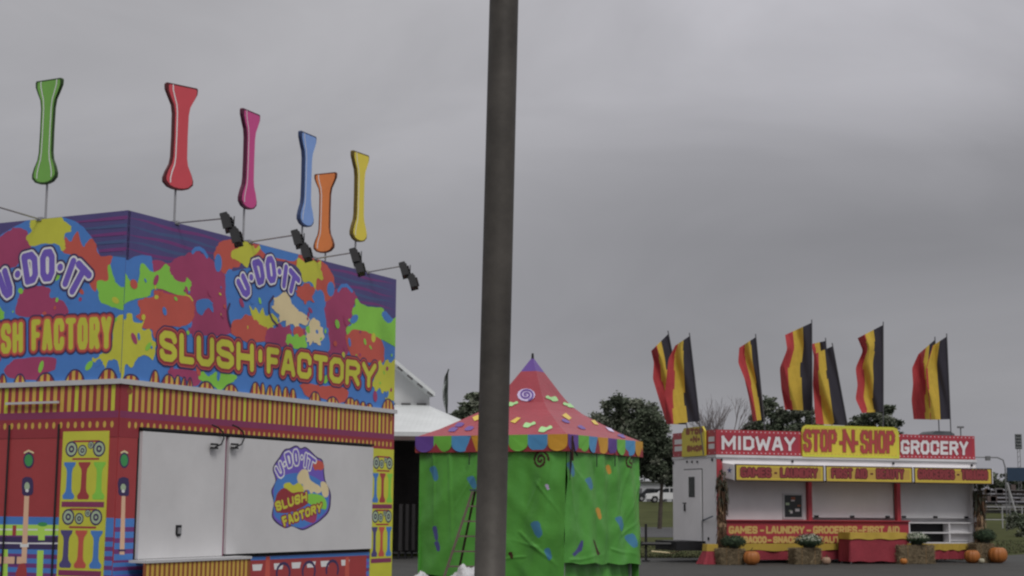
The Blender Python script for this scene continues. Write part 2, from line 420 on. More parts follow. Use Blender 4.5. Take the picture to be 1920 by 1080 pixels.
P.oval((355, 606), 5, 9, blue)
P.shape(PX('291,544 315,551 350,554 362,567 366,582 356,606 330,612 309,612 291,634 284,618 267,615 270,603 254,594 264,585 258,564 285,558'), orange)
P.shape(PX('212,540 222,538 229,502 238,517 251,535 261,523 263,496 270,495 282,508 297,508 309,496 316,499 319,511 331,526 344,529 350,520 357,529 356,544 347,554 327,551 300,541 285,542 279,555 256,560 238,567 226,576 212,576'), green)
P.stroke_px([(347, 552), (356, 556), (361, 564)], .013, yellow); P.oval((293, 557), 4, 4, yellow)
P.shape(PX('212,600 235,600 238,589 247,589 250,603 264,606 270,601 266,618 281,618 284,635 292,647 287,674 278,668 267,667 255,674 247,690 235,683 230,708 212,708'), yellow)
P.shape(PX('661,618 685,619 705,628 718,645 720,668 713,680 664,672 650,645 648,630'), orange)
P.shape(PX('669,560 677,570 695,575 716,578 720,590 726,604 736,599 752,590 752,655 737,648 716,637 695,625 677,619 661,618 651,627 649,614 659,609 652,599 662,596 659,583 664,575'), green)
P.oval((700, 633), 4, 9, yellow); P.shape(PX('716,590 722,583 730,592 736,600 728,606 720,600'), blue)
P.shape(PX('705,687 712,676 718,684 726,674 732,680 752,670 752,752 738,752 726,746 722,732 716,738 712,726 705,734 700,723'), yellow)
P.shape(PX('320,692 372,698 378,712 362,724 340,706 321,710'), magenta)
P.shape(PX('372,708 380,696 389,705 404,699 442,704 436,715 424,722 412,732 400,724 386,720'), green)
P.shape(PX('565,720 600,722 648,728 650,748 630,756 600,745 576,744'), orange)
# splashes under the arc of letters
P.shape(PX('433,612 440,600 452,598 460,589 472,592 480,588 486,600 494,598 503,612 502,636 470,642 436,628'), orange)
P.shape(PX('467,572 474,582 480,578 486,588 492,578 498,592 510,588 520,600 524,612 512,610 506,622 498,612 488,608 480,600 474,598'), yellow)
P.shape(PX('512,578 516,562 524,552 534,548 542,556 546,566 552,576 562,584 572,590 578,600 572,610 562,606 556,616 548,606 538,612 534,600 524,604 524,592'), tan, rag=3)
P.shape(PX('556,548 562,538 574,533 586,537 590,548 584,556 588,566 578,562 572,570 564,560'), orange, rag=2.4)
P.shape(PX('576,620 580,604 588,598 598,604 602,616 606,632 598,646 588,640 580,646 574,634'), tan, rag=3)
P.shape(PX('548,622 556,612 566,616 572,626 566,634 556,630'), orange, rag=2)
P.shape(PX('500,622 508,614 516,616 522,606 532,614 542,610 546,628 540,650 500,646'), magenta)
P.shape(PX('536,634 543,626 549,632 556,626 562,632 570,628 574,640 573,652 560,654 540,650'), green)
P.stroke_px([(430, 570), (426, 583), (428, 600), (432, 612)], .02, outl, .015)
P.stroke_px([(512, 556), (504, 568), (504, 585), (510, 600), (520, 611)], .02, outl, .015)
# small droplets flung between the big splats
def droplets(P, F, L_, seed, n=90):
    rd = random.Random(seed); o_ = [P.layer(), P.layer()]
    for k in range(n):
        u = rd.uniform(.1, L_ - .1); v = rd.uniform(zm + .2, zt - .75); r = rd.uniform(.012, .045) * (1.6 if rd.random() < .12 else 1); m = rd.choice((yellow, green, blue, magenta, orange, blue, magenta)); a0 = rd.uniform(0, 6.28); st_ = rd.uniform(1, 2.2)
        P.uvpoly([(u + r * (st_ * math.cos(t * .6283) * math.cos(a0) - math.sin(t * .6283) * math.sin(a0)), v + r * (st_ * math.cos(t * .6283) * math.sin(a0) + math.sin(t * .6283) * math.cos(a0))) for t in range(10)], m, o_[k % 2] + k * 2e-6)
droplets(P, FR, LR, 4)
# scalloped stripes along the bottom edge
def scallops(P, lst, F, pxw):
    oa, ob = P.layer(), P.layer()
    for cx, hw, h, base in lst:
        u1, v1 = P.fn(cx - hw, base); u2, v2 = P.fn(cx + hw, base); vt = P.fn(cx, base - h)[1]
        c = (u1 + u2) / 2; a = abs(u2 - u1) / 2; vb = zm + .03; H = max(.03, vt - vb)
        f = lambda u: max(0, 1 - abs((u - c) / a) ** 2.4) * H
        us = [c - a + 2 * a * i / 14 for i in range(15)]
        P.uvpoly([(c + (u - c) * 1.0 + (.018 if u > c else -.018), vb) for u in (us[0], us[-1])][::-1] + [(c + (u - c) * (1 + .02 / a), vb + f(u) + .022) for u in us], outl, oa)
        k = math.floor((c - a) / .055)
        while k * .055 < c + a:
            ua, ub = max(c - a, k * .055), min(c + a, (k + 1) * .055)
            if ub > ua:
                n_ = [ua + (ub - ua) * i / 3 for i in range(4)]
                P.uvpoly([(ua, vb), (ub, vb)] + [(u, vb + f(u)) for u in n_[::-1]], (ydeep, dred)[k % 2], ob)
            k += 1
bl = lambda x: 716 + (x - 226) * .1068
scallops(P, [(x, a, h, bl(x)) for x, a, h in [(245, 13, 14), (289, 8, 27), (315, 12, 22), (332, 5, 22), (344, 4, 20), (355, 4, 20), (386, 13, 16), (432, 12, 16), (478, 9, 25), (491, 5, 25), (505, 6, 22), (520, 7, 24), (535, 6, 22), (548, 6, 20), (590, 10, 19), (623, 10, 13), (656, 10, 15), (668, 5, 12), (680, 5, 10), (692, 5, 8), (727, 11, 20)]], FR, 1)
LRs = sb.build('sign_board', TR_); tag(LRs, 'long side sign board with paint splats')
lb = MB(); P = Paint(FR, lb, P.off + .00016 * P.k + .001, (0.002, LR - .002, zm + .03, zt - .004))
q = word('SLUSH', (299, 618), (476, 645), (476, 698), (299, 676)) + word('FACTORY', (500, 650), (706, 682), (704, 729), (500, 700)) + [("'", (480, 650), (496, 652), (496, 690), (480, 688))]
P.text(q, .048, [(.072, outl), (.05, orange), (.036, dred), (0, yellow)], .015)
q = [('U', (441, 527), (456, 509), (473, 549), (459, 561)), ('D', (471, 489), (491, 483), (497, 530), (485, 536)), ('O', (496, 482), (514, 478), (520, 529), (502, 533)),
     ('I', (533, 494), (541, 497), (535, 543), (528, 539)), ('T', (543, 499), (564, 523), (554, 561), (534, 539)), ('.', (466, 512), (476, 512), (476, 528), (466, 528)), ('.', (519, 500), (529, 500), (529, 518), (519, 518))]
P.text(q, .05, [(.052, outl), (.026, pinkw), (0, purple)], .01)
lb.build('lettering', LRs)
# --- roof-line sign on the end face
sb = MB(); sb.slab([FL.W(0.0, zm, -.055), FL.W(LL, zm, -.055), FL.W(LL, zt, -.055), FL.W(0.0, zt, -.055)], nL * .052, navy)
P = Paint(FL, sb, 0, (0.002, LL - .002, zm + .03, zt - .004))
o1 = P.layer()
for k in range(7):
    v0 = zt - .1 - .105 * k
    P.uvpoly([(0, v0 + .03), (.3, v0 + .03), (1.1, v0 + .012), (1.1, v0), (0, v0 - .02)], navy2 if k % 2 == 0 else teal, o1)
    P.uvpoly([(2.3, v0 + .02), (LL, v0 + .03), (LL, v0 - .03), (2.3, v0 - .01)], navy2 if k % 2 == 0 else teal, o1)
P.shape(PX('-160,600 -60,560 0,540 100,520 180,490 208,480 240,484 240,740 -160,740'), blue, False)
P.shape(PX('-46,560 -44,500 -24,462 0,442 30,424 64,409 92,405 120,408 146,418 168,440 182,465 190,500 184,560 90,610 0,610'), blue)
P.shape(PX('-40,500 -22,466 0,445 15,435 30,428 52,434 50,450 58,464 44,478 30,500 10,505 -10,540 -38,545'), magenta)
P.shape(PX('-120,560 -60,540 -48,600 -60,640 -120,650'), magenta)
P.shape(PX('122,445 132,453 140,440 146,434 152,455 158,463 166,450 174,448 181,462 188,480 210,480 206,500 202,528 184,530 178,548 162,520 142,482 118,472'), orange)
P.shape(PX('57,420 60,410 85,404 112,406 121,414 133,424 132,434 122,438 121,455 122,468 115,470 110,459 95,456 78,458 60,461 50,450 52,440 60,434'), yellow)
P.shape(PX('40,548 60,536 92,540 104,558 122,568 122,592 36,592 34,565'), magenta)
P.shape(PX('-20,560 0,575 8,592 0,600 -30,600'), green)
P.shape(PX('181,535 186,526 203,526 202,503 207,497 215,525 226,538 240,540 240,580 215,576 190,568 184,550'), green)
P.shape(PX('172,672 196,660 211,640 213,602 240,598 240,716 226,700 220,676 204,676 198,690 192,678 182,682'), yellow)
P.shape(PX('8,695 20,680 34,673 100,670 101,693 80,700 67,712 20,708'), magenta)
P.shape(PX('-110,690 -60,676 -30,690 -50,706 -100,712'), orange)
droplets(P, FL, LL, 11, 50)
scallops(P, [(x, a, h, 717) for x, a, h in [(-90, 14, 18), (-40, 12, 14), (5, 6, 14), (37, 9, 14), (85, 15, 16), (140, 16, 22), (202, 16, 24)]], FL, 1)
LLs = sb.build('sign_board', TR_); tag(LLs, 'end sign board with paint splats')
lb = MB(); P = Paint(FL, lb, P.off + .00016 * P.k + .001, (0.002, LL - .002, zm + .03, zt - .004))
q = word('FACTORY', (59, 599), (209, 593), (209, 654), (59, 658)) + word('SLUSH', (-62, 613), (43, 603), (43, 661), (-62, 668))
P.text(q, .039, [(.062, outl), (.045, dred), (.03, orange), (0, yellow)], .014)
q = [('U', (-9, 513), (12, 500), (27, 551), (9, 563)), ('D', (39, 477), (69, 469), (71, 528), (49, 535)), ('O', (75, 469), (103, 465), (102, 527), (76, 529)),
     ('I', (134, 480), (146, 487), (126, 542), (114, 534)), ('T', (147, 485), (174, 514), (146, 566), (119, 538)), ('.', (26, 504), (40, 504), (40, 524), (26, 524)), ('.', (106, 492), (120, 492), (120, 510), (106, 510))]
P.text(q, .05, [(.056, outl), (.028, pinkw), (0, purple)], .01)
lb.build('lettering', LLs)
# --- metal trim rail under the signs
tb = MB()
for F_, L_ in ((FR, LR), (FL, LL)):
    tb.slab([F_.W(-.045 if F_ is FR else -.045, zm - .035, .0), F_.W(L_ + .03, zm - .035, .0), F_.W(L_ + .03, zm + .03, .0), F_.W(-.045, zm + .03, .0)], F_.n * (.05 if F_ is FR else .048), wtrim)
tb.build('trim_rail', TR_)
# --- striped fascia under the rail, purple band, row of dots
vp0, vp1 = zp - .03, zp + .06
for F_, L_, nm, skip in ((FR, LR, 'long side', 0.16), (FL, LL, 'end', 0.07)):
    sb = MB(); sb.slab([F_.W(0, zp - .28, 0), F_.W(L_, zp - .28, 0), F_.W(L_, zm - .036, 0), F_.W(0, zm - .036, 0)], F_.n * .012, dred)
    P = Paint(F_, sb, .012, (0, L_, zp - .3, zm - .04)); o1, o2 = P.layer(), P.layer(); n_ = int((L_ - skip) / .1235)
    for k in range(n_):
        u = skip + k * .1235
        P.uvpoly([(u, vp1), (u + .062, vp1), (u + .062, zm - .04), (u, zm - .04)], ydeep if k % 5 else yellow, o1)
        c = (u + .031, zp - .115)
        P.uvpoly([(c[0] + .028 * math.cos(a * .785 + .39), c[1] + .045 * math.sin(a * .785 + .39)) for a in range(8)], ydeep, o1)
    P.uvpoly([(0, vp0), (L_, vp0), (L_, vp1), (0, vp1)], plum, o2)
    if F_ is FR:
        for u, v in ((FR.uv(242, 733)), (FR.uv(731, 785))):
            P.uvpoly([(u + .05 * math.cos(a * .785), v + .05 * math.sin(a * .785)) for a in range(8)], brown)
    tag(sb.build('striped_fascia', TR_), nm + ' striped fascia')
# --- white shutters
def shutter(px4, lab, th=.05):
    uvs = [FR.uv(*p) for p in px4]; sh = MB(); sh.slab([FR.W(u, v, .0) for u, v in uvs], nR * th, white)
    return sh, uvs
zs0 = (FR.uv(253, 1047)[1] + FR.uv(690, 1032)[1]) / 2; zs1 = FR.uv(261, 808)[1]; zs1b = FR.uv(693, 839)[1]; zs1 = (zs1 + zs1b) / 2
print('shutter z', zs0, zs1)
def ux(x, y): return FR.uv(x, y)[0]
ua0, ua1 = ux(256, 920), ux(413, 920); ub0, ub1 = ux(420, 920), ux(692, 920)
sbk = MB(); sbk.slab([FR.W(ua0 - .02, zs0 - .03, 0), FR.W(ub1 + .02, zs0 - .03, 0), FR.W(ub1 + .02, zs1 + .05, 0), FR.W(ua0 - .02, zs1 + .05, 0)], nR * .014, dgrey)
sbk.slab([FR.W(ua1 + .02, zs0 + .0, .014), FR.W(ub0 - .02, zs0, .014), FR.W(ub0 - .02, zs1, .014), FR.W(ua1 + .02, zs1, .014)], nR * .02, plum)
sbk.slab([FR.W(ua0 - .02, zs1 + .02, .014), FR.W(ub1 + .02, zs1 + .02, .014), FR.W(ub1 + .02, zs1 + .05, .014), FR.W(ua0 - .02, zs1 + .05, .014)], nR * .06, black)
sbk.build('shutter_frame', TR_)
sh = MB(); sh.slab([FR.W(ua0, zs0, .016), FR.W(ua1, zs0, .016), FR.W(ua1, zs1, .016), FR.W(ua0, zs1, .016)], nR * .05, white)
s1 = tag(sh.build('shutter', TR_), 'plain white shutter with latch')
lu, lv = FR.uv(334, 995, .066); hb = MB(); P = Paint(FR, hb, .066, None)
hb.slab([FR.W(lu + x * .055, lv + z * .075, .066) for x, z in ((-1, -.6), (-.5, -1), (.5, -1), (1, -.6), (1, 1), (-1, 1))], nR * .015, black)
hb.slab([FR.W(lu + x * .03, lv + z * .04, .081) for x, z in ((-1, -1), (1, -1), (1, 1), (-1, 1))], nR * .02, steel)
hb.build('latch', s1)
sh = MB(); sh.slab([FR.W(ub0, zs0 + .02, .016), FR.W(ub1, zs0 + .02, .016), FR.W(ub1, zs1, .016), FR.W(ub0, zs1, .016)], nR * .05, white)
s2 = tag(sh.build('shutter', TR_), 'white shutter with round paint-splat logo')
lg = MB(); lf = lambda x, y: FR.uv(490 + x / 5.68, 820 + y / 5.68, .066)
P = Paint(FR, lg, .066, None, lf)
out_ = PX('120,330 190,210 245,130 300,115 370,85 420,115 480,105 590,205 655,250 675,420 690,480 740,600 725,780 640,880 560,935 440,990 330,950 240,965 115,860 130,700 105,570 150,460')
P.shape(out_, outl)
c_ = (420, 530); P.shape([(c_[0] + (x - c_[0]) * .955, c_[1] + (y - c_[1]) * .965) for x, y in out_], purple)
P.shape(PX('150,480 260,400 400,380 560,420 690,520 715,640 700,770 600,870 430,960 300,930 150,850 130,700'), blue)
P.shape(PX('240,500 300,480 340,510 400,480 440,520 460,570 400,600 300,600 250,560'), yellow)
P.shape(PX('380,430 400,380 440,340 490,350 505,400 520,450 570,490 620,520 640,570 600,600 560,580 530,600 500,560 450,560 440,500 400,490'), tan)
P.shape(PX('550,300 565,262 610,245 655,270 665,320 640,350 600,345 570,350'), orange)
P.shape(PX('630,500 650,470 690,490 715,550 712,620 680,640 650,610'), tan)
P.shape(PX('160,620 240,540 330,590 400,580 480,600 500,700 300,800 160,780'), dred)
P.shape(PX('480,620 540,600 640,620 690,680 690,760 640,760 500,700'), green)
P.shape(PX('430,850 520,810 590,800 570,900 500,900'), magenta)
q = [('U', (140, 330), (200, 245), (248, 395), (200, 435)), ('D', (245, 175), (312, 148), (334, 305), (290, 325)), ('O', (335, 140), (388, 128), (404, 290), (350, 300)),
     ('I', (462, 165), (495, 172), (478, 325), (445, 310)), ('T', (495, 175), (585, 245), (545, 365), (470, 330)), ('.', (225, 260), (268, 260), (268, 310), (225, 310)), ('.', (412, 188), (450, 188), (450, 238), (412, 238))]
P.text(q, .024, [(.024, pinkw), (0, purple)], .007)
q = word('SLUSH', (135, 690), (485, 575), (485, 680), (165, 790)) + word('FACTORY', (210, 850), (645, 695), (640, 790), (245, 950))
P.text(q, .02, [(.022, dred), (0, yellow)], .007)
lg.build('logo', s2)
# hooks above the divider
hk = MB()
for x0 in (398, 436):
    pts = [(x0, 797), (x0 + 10, 801), (x0 + 20, 810), (x0 + 22, 822), (x0 + 17, 833), (x0 + 6, 838)]
    hk.tube([FR.W(*FR.uv(x, y, .12), .12) for x, y in pts], .012, black, 6)
    for dy in (-3, 4):
        a = FR.uv(x0 + 4, 836 + dy, .12); hk.box(FR.W(a[0], a[1], .12), (.04, .13, .025), black, -AZ)
hk.build('hook', TR_)
# --- painted lower panels of the long face
lp = MB(); lz = .27; lp.slab([FR.W(0, lz, 0), FR.W(LR, lz, 0), FR.W(LR, zs0 - .035, 0), FR.W(0, zs0 - .035, 0)], nR * .01, blue)
P = Paint(FR, lp, .01, (0.002, LR - .002, lz, zs0 - .036)); o1 = P.layer()
for k in range(6): P.uvpoly([(0, zs0 - .09 - .1 * k), (LR, zs0 - .09 - .1 * k), (LR, zs0 - .14 - .1 * k), (0, zs0 - .14 - .1 * k)], (navy2, purple)[k % 2], o1)
va = FR.uv(600, 1045)[1]
P.uvpoly([(ub0 + .55, lz), (ub1 - .05, lz), (ub1 - .05, va), (ub0 + .55, va)], red)
for x in (475, 515, 548, 576, 602, 640): # white dashes
    u, v = FR.uv(x + 6, 1064 - (x - 475) * .055); P.uvpoly([(u - .1, v - .045), (u + .1, v - .045), (u + .13, v + .045), (u - .12, v + .045)], pinkw)
for x in (530, 578, 622):
    u, v = FR.uv(x, 1070 - (x - 530) * .06); P.strokes([[(u + .17 * math.cos(a * .5), v - .03 + .14 * math.sin(a * .5)) for a in range(-1, 8)]], .022, outl, .02)
for x in (501, 650):
    u, v = FR.uv(x, 1050); P.uvpoly([(u - .07, lz), (u + .07, lz), (u + .05, v + .05), (u - .05, v + .05)], orange)
lp.build('lower_panel', TR_)
# red column at the near corner of the long face
cp = MB(); cp.slab([FR.W(0, zs0 - .034, 0), FR.W(ua0 - .03, zs0 - .034, 0), FR.W(ua0 - .03, zp - .283, 0), FR.W(0, zp - .283, 0)], nR * .011, red)
P = Paint(FR, cp, .011, (0.003, ua0 - .032, zs0 - .03, zp - .285))
vb = FR.uv(240, 972)[1]; P.uvpoly([(0, 0), (ua0, 0), (ua0, vb), (0, vb)], blue); o1 = P.layer()
for k in range(4):
    v_ = vb - .17 - .14 * k; P.uvpoly([(0, v_), (ua0, v_), (ua0, v_ + .06), (0, v_ + .06)], navy2, o1)
P.ring((233, 863), 9, 15, outl, dgreen, .75); P.stroke_px([(227, 849), (233, 846), (239, 849)], .012, tan, .01)
P.shape(PX('223,898 240,898 242,924 238,930 227,930 222,922'), outl); P.oval((231, 914), 5, 7, greyp); P.oval((231, 921), 3, 3, pinkw)
P.shape(PX('228,930 235,930 233,1040 224,1040'), peach, False); P.shape(PX('222,1030 236,1030 235,1034 222,1034'), outl, False)
cp.build('corner_column', TR_)
# lower piece of pipe and gauge on long face
# --- yellow decor boards with film-reel belts and tubes
def bone2d(cx, z0, z1, hw):
    H = z1 - z0; pr = [(0, .80), (.03, .95), (.1, 1), (.2, .55), (.3, .45), (.7, .42), (.82, .52), (.93, .95), (1, 1)]
    return [(cx - hw * w_, z0 + H * t) for t, w_ in pr] + [(cx + hw * w_, z0 + H * t) for t, w_ in pr[::-1]]
def decor(F_, u0, u1, off, lab):
    wB = abs(u1 - u0); s_ = 1 if u1 > u0 else -1; U = lambda a: u0 + s_ * a * wB
    d = MB(); zt_ = zp - .2; zb_ = .3
    d.slab([F_.W(U(0), zb_, 0), F_.W(U(1), zb_, 0), F_.W(U(1), zt_, 0), F_.W(U(0), zt_, 0)], F_.n * off, yellow)
    P = Paint(F_, d, off, None)
    def circ(a, z, r, m): P.uvpoly([(U(a) + r * math.cos(t * math.pi / 8), z + r * math.sin(t * math.pi / 8)) for t in range(16)], m)
    cols = [(blue, red, green), (navy, orange, blue), (green, magenta, orange)]
    H = 1.02 * .86; z = zt_ - .1
    for j in range(3):
        zc = z - .13; rr = .115
        P.strokes([[(U(.24), zc + .1), (U(.8), zc + .1)], [(U(.24), zc - .13), (U(.8), zc - .13)]], .013, red, .012)
        cc = [(.2, 0, .105), (.44, -.02, .075), (.62, .05, .05), (.8, 0, .105)]
        oo = [P.layer() for _ in range(4)]
        for a, dz, r in cc:
            for o_, f_, m_ in zip(oo, (1, .78, .45, .2), (outl, greyp, outl, greyp)):
                P.uvpoly([(U(a) + min(r, wB * .15) * f_ * math.cos(t * math.pi / 8), zc + dz + r * f_ * math.sin(t * math.pi / 8)) for t in range(16)], m_, o_)
        o_ = P.layer()
        for a, m_ in zip((.18, .5, .83), cols[j]):
            P.uvpoly([p for p in bone2d(U(a), z - .78, z - .3, wB * .13) if p[1] > zb_] if z - .78 < zb_ else bone2d(U(a), z - .78, z - .3, wB * .13), m_, o_)
        P.uvpoly([(U(.04), max(zb_, z - .88)), (U(.96), max(zb_, z - .88)), (U(.96), max(zb_ + .01, z - .81)), (U(.04), max(zb_ + .01, z - .81))], plum, o_)
        z -= H
        if z - .3 < zb_: break
    tag(d.build('decor_board', TR_), lab)
decor(FL, FL.uv(121, 802)[0], FL.uv(207, 802)[0], .02, 'wide yellow board of reels and tubes on the end face')
decor(FR, ux(696, 840), LR - .01, .02, 'narrow yellow board of reels and tubes on the long side')
# --- end face: red wall with a door, pipes painted across it
ed = MB(); ed.slab([FL.W(0, .27, 0), FL.W(LL, .27, 0), FL.W(LL, zp - .283, 0), FL.W(0, zp - .283, 0)], nL * .008, red)
P = Paint(FL, ed, .008, (0.002, LL - .002, .27, zp - .285))
vb = FL.uv(60, 969)[1]; P.uvpoly([(0, 0), (LL, 0), (LL, vb), (0, vb)], blue); o1 = P.layer()
for k in range(6):
    v_ = vb - .3 - .12 * k; P.uvpoly([(0, v_), (LL, v_), (LL, v_ + .055), (0, v_ + .055)], navy2, o1)
P.shape(PX('-300,982 111,984 111,1004 -300,1003'), lime, False); P.shape(PX('-300,989 111,992 111,995 -300,992'), pinkw, False)
P.shape(PX('-300,1005 111,1007 111,1030 -300,1029'), outl, False); P.stroke_px([(-300, 1015), (110, 1019)], .011, pinkw)
P.shape(PX('70,984 84,984 84,1013 72,1013'), lime, False); P.shape(PX('70,1032 82,1032 79,1100 68,1100'), lime, False); P.shape(PX('4,1030 15,1030 14,1100 3,1100'), lime, False)
P.shape(PX('24,985 31,985 30,1004 23,1004'), red, False); P.oval((80, 983), 9, 4, dgreen)
P.shape(PX('46,925 55,925 50,1056 40,1056'), peach, False); P.shape(PX('-200,1042 44,1044 44,1057 -200,1056'), peach, False); P.shape(PX('28,1042 32,1042 31,1058 27,1058'), outl, False)
P.shape(PX('38,1020 54,1020 54,1026 38,1026'), pinkw, False); P.shape(PX('30,1090 34,1062 44,1056 50,1066 48,1090'), red)
P.shape(PX('43,897 60,897 62,922 57,929 46,929 42,921'), outl); P.oval((51, 912), 5, 8, greyp); P.oval((51, 920), 3, 3, pinkw)
P.ring((54, 863), 10, 15, outl, dgreen, .75); P.stroke_px([(46, 849), (54, 845), (63, 849)], .012, tan, .01)
o1 = P.layer()
ed.build('end_panel', TR_)
dm = MB(); P = Paint(FL, dm, .03, None)
for (xa, ya, yb) in ((13, 765, 1100), (106, 765, 1100)):
    u, v = FL.uv(xa, 900, .02); dm.slab([FL.W(u - .012, .3, .018), FL.W(u + .012, .3, .018), FL.W(u + .012, zp - .1, .018), FL.W(u - .012, zp - .1, .018)], nL * .014, dgrey)
u0_, v0_ = FL.uv(12, 757, .05); u1_, _ = FL.uv(110, 757, .05)
dm.slab([FL.W(u0_, v0_ - .015, .04), FL.W(u1_, v0_ - .015, .04), FL.W(u1_, v0_ + .015, .04), FL.W(u0_, v0_ + .015, .04)], nL * .03, wtrim)
dm.build('door_frame', TR_)
# --- fold-down counter, striped front
cn = MB(); uc0, uc1 = ua0 + .02, ub0 + .5; oz = .3
oc = .34; v1 = FR.uv(370, 1047, oc)[1]
uc0 = FR.uv(272, 1060, oc)[0]; uc1 = FR.uv(470, 1060, oc)[0]
cn.slab([FR.W(uc0, v1 - .035, .07), FR.W(uc1, v1 - .035, .07), FR.W(uc1, v1 - .035, oc + .02), FR.W(uc0, v1 - .035, oc + .02)], (0, 0, .035), wtrim)
cn.slab([FR.W(uc0, v1 - .5, oc - .03), FR.W(uc1, v1 - .5, oc - .03), FR.W(uc1, v1 - .036, oc - .03), FR.W(uc0, v1 - .036, oc - .03)], nR * .03, brown)
P = Paint(FR, cn, oc, None); o1 = P.layer(); k = 0; u = uc0 + .03
while u < uc1 - .05:
    P.uvpoly([(u, v1 - .5), (u + .05, v1 - .5), (u + .05, v1 - .04), (u, v1 - .04)], ydeep, o1); u += .095
cn.build('counter', TR_)
for b_ in (.35, LL - .35):
    for a_ in (3.2, 4.2):
        wh = MB(); c = B(a_, b_, .34); wh.tube([c - dL * .12, c + dL * .12], .34, rubber, 20); wh.tube([c - dL * .13, c + dL * .13], .18, steel, 14); wh.build('wheel', TR_)

# ================================================================== tube-shaped signs on the roof
def darker(c, f): return tuple(x * f for x in c)
def tube_sign(cpx, top_y, bot_y, foot_y, F_, woff, yaw, mname, rgb, label, hwf=.155):
    """cpx: x in the photo of its middle; stands behind the roof-line sign on face F_"""
    fu, fv = F_.uv(cpx, foot_y, woff); foot = F_.W(fu, 0, woff)
    zf = lambda py: CP.z + (at_y(cpx, py, foot.y) - CP).z
    z0, z1 = zf(bot_y), zf(top_y); H = z1 - z0; zroot = zt - .5
    t = thing('tube_sign', (foot.x, foot.y, zroot), label, 'sign', 'hourglass tube signs along the roof')
    c = pm(mname, rgb); dk = mat(mname + '_edge', tuple(x * .3 for x in lin(rgb)), .5)
    dirv = Vector((math.sin(yaw), math.cos(yaw), 0)); nv = Vector((dirv.y, -dirv.x, 0))
    if nv.dot(CP - foot) < 0: nv = -nv
    side = 1 if dirv.dot(RT) > 0 else -1
    def pt(x, z, o): return foot + dirv * (x * side) + nv * o + Vector((0, 0, z))
    pr = [(0, .0), (.005, .35), (.02, .65), (.06, .92), (.1, .93), (.16, .8), (.23, .57), (.3, .49), (.5, .47), (.72, .49), (.8, .58), (.87, .82), (.93, 1), (.975, 1.02), (.99, .96)]
    hw = H * hwf
    def outline(g_, dx=0): return [(-hw * w_ * g_ + dx, z0 + H * (.5 + (t_ - .5) * (1 - (1 - g_) * .25))) for t_, w_ in pr] + [(hw * w_ * g_ + dx, z0 + H * (.5 + (t_ - .5) * (1 - (1 - g_) * .25)) - .0) for t_, w_ in pr[::-1]]
    b = MB(); b.slab([pt(x, z, 0) for x, z in outline(1)], nv * -.05, dk)
    b.face([pt(x + hw * .05, z, .004) for x, z in outline(.88)], c)
    b.face([pt(x - hw * .05, z, -.054) for x, z in outline(.88)], c)
    for sg, f_ in ((-1, .6), (1, .62)) if 'green' in mname else ((-1, .62),):
        L = [(sg * hw * w_ * f_ + hw * .05, z0 + H * t_) for t_, w_ in pr[3:-1]]
        for p in iso([L], .0085, .009): b.face([pt(x, z, .008) for x, z in p], pinkw)
    b.build('board', t)
    s_ = MB(); s_.tube([foot + Vector((0, 0, zroot)) - nv * .075, foot + Vector((0, 0, z0 + H * .5)) - nv * .075], .016, steel, 8); s_.build('post', t)
R_ = math.radians
tube_sign(78, 147, 345, 405, FL, -.15, AZ - math.pi / 2, 'tube_green', (82, 128, 52), 'green hourglass tube sign, leftmost on the trailer roof')
tube_sign(332, 158, 356, 412, FR, -.15, R_(48), 'tube_red', (150, 48, 56), 'red hourglass tube sign between the green and pink ones', .165)
tube_sign(464, 207, 392, 447, FR, -.15, R_(24), 'tube_pink', (152, 48, 100), 'deep pink hourglass tube sign between the red and blue ones')
tube_sign(573, 249, 425, 475, FR, -.15, R_(24), 'tube_blue', (88, 116, 180), 'blue hourglass tube sign in front of the orange one')
tube_sign(673, 285, 453, 480, FR, -.15, R_(29), 'tube_yellow', (180, 150, 45), 'yellow hourglass tube sign near the far roof corner')
FB = Face(B(LR, 0, 0), AZ - math.pi / 2, nL)
tube_sign(605, 323, 474, 500, FB, .12, AZ - math.pi / 2, 'tube_orange', (182, 92, 45), 'orange hourglass tube sign partly behind the blue one')

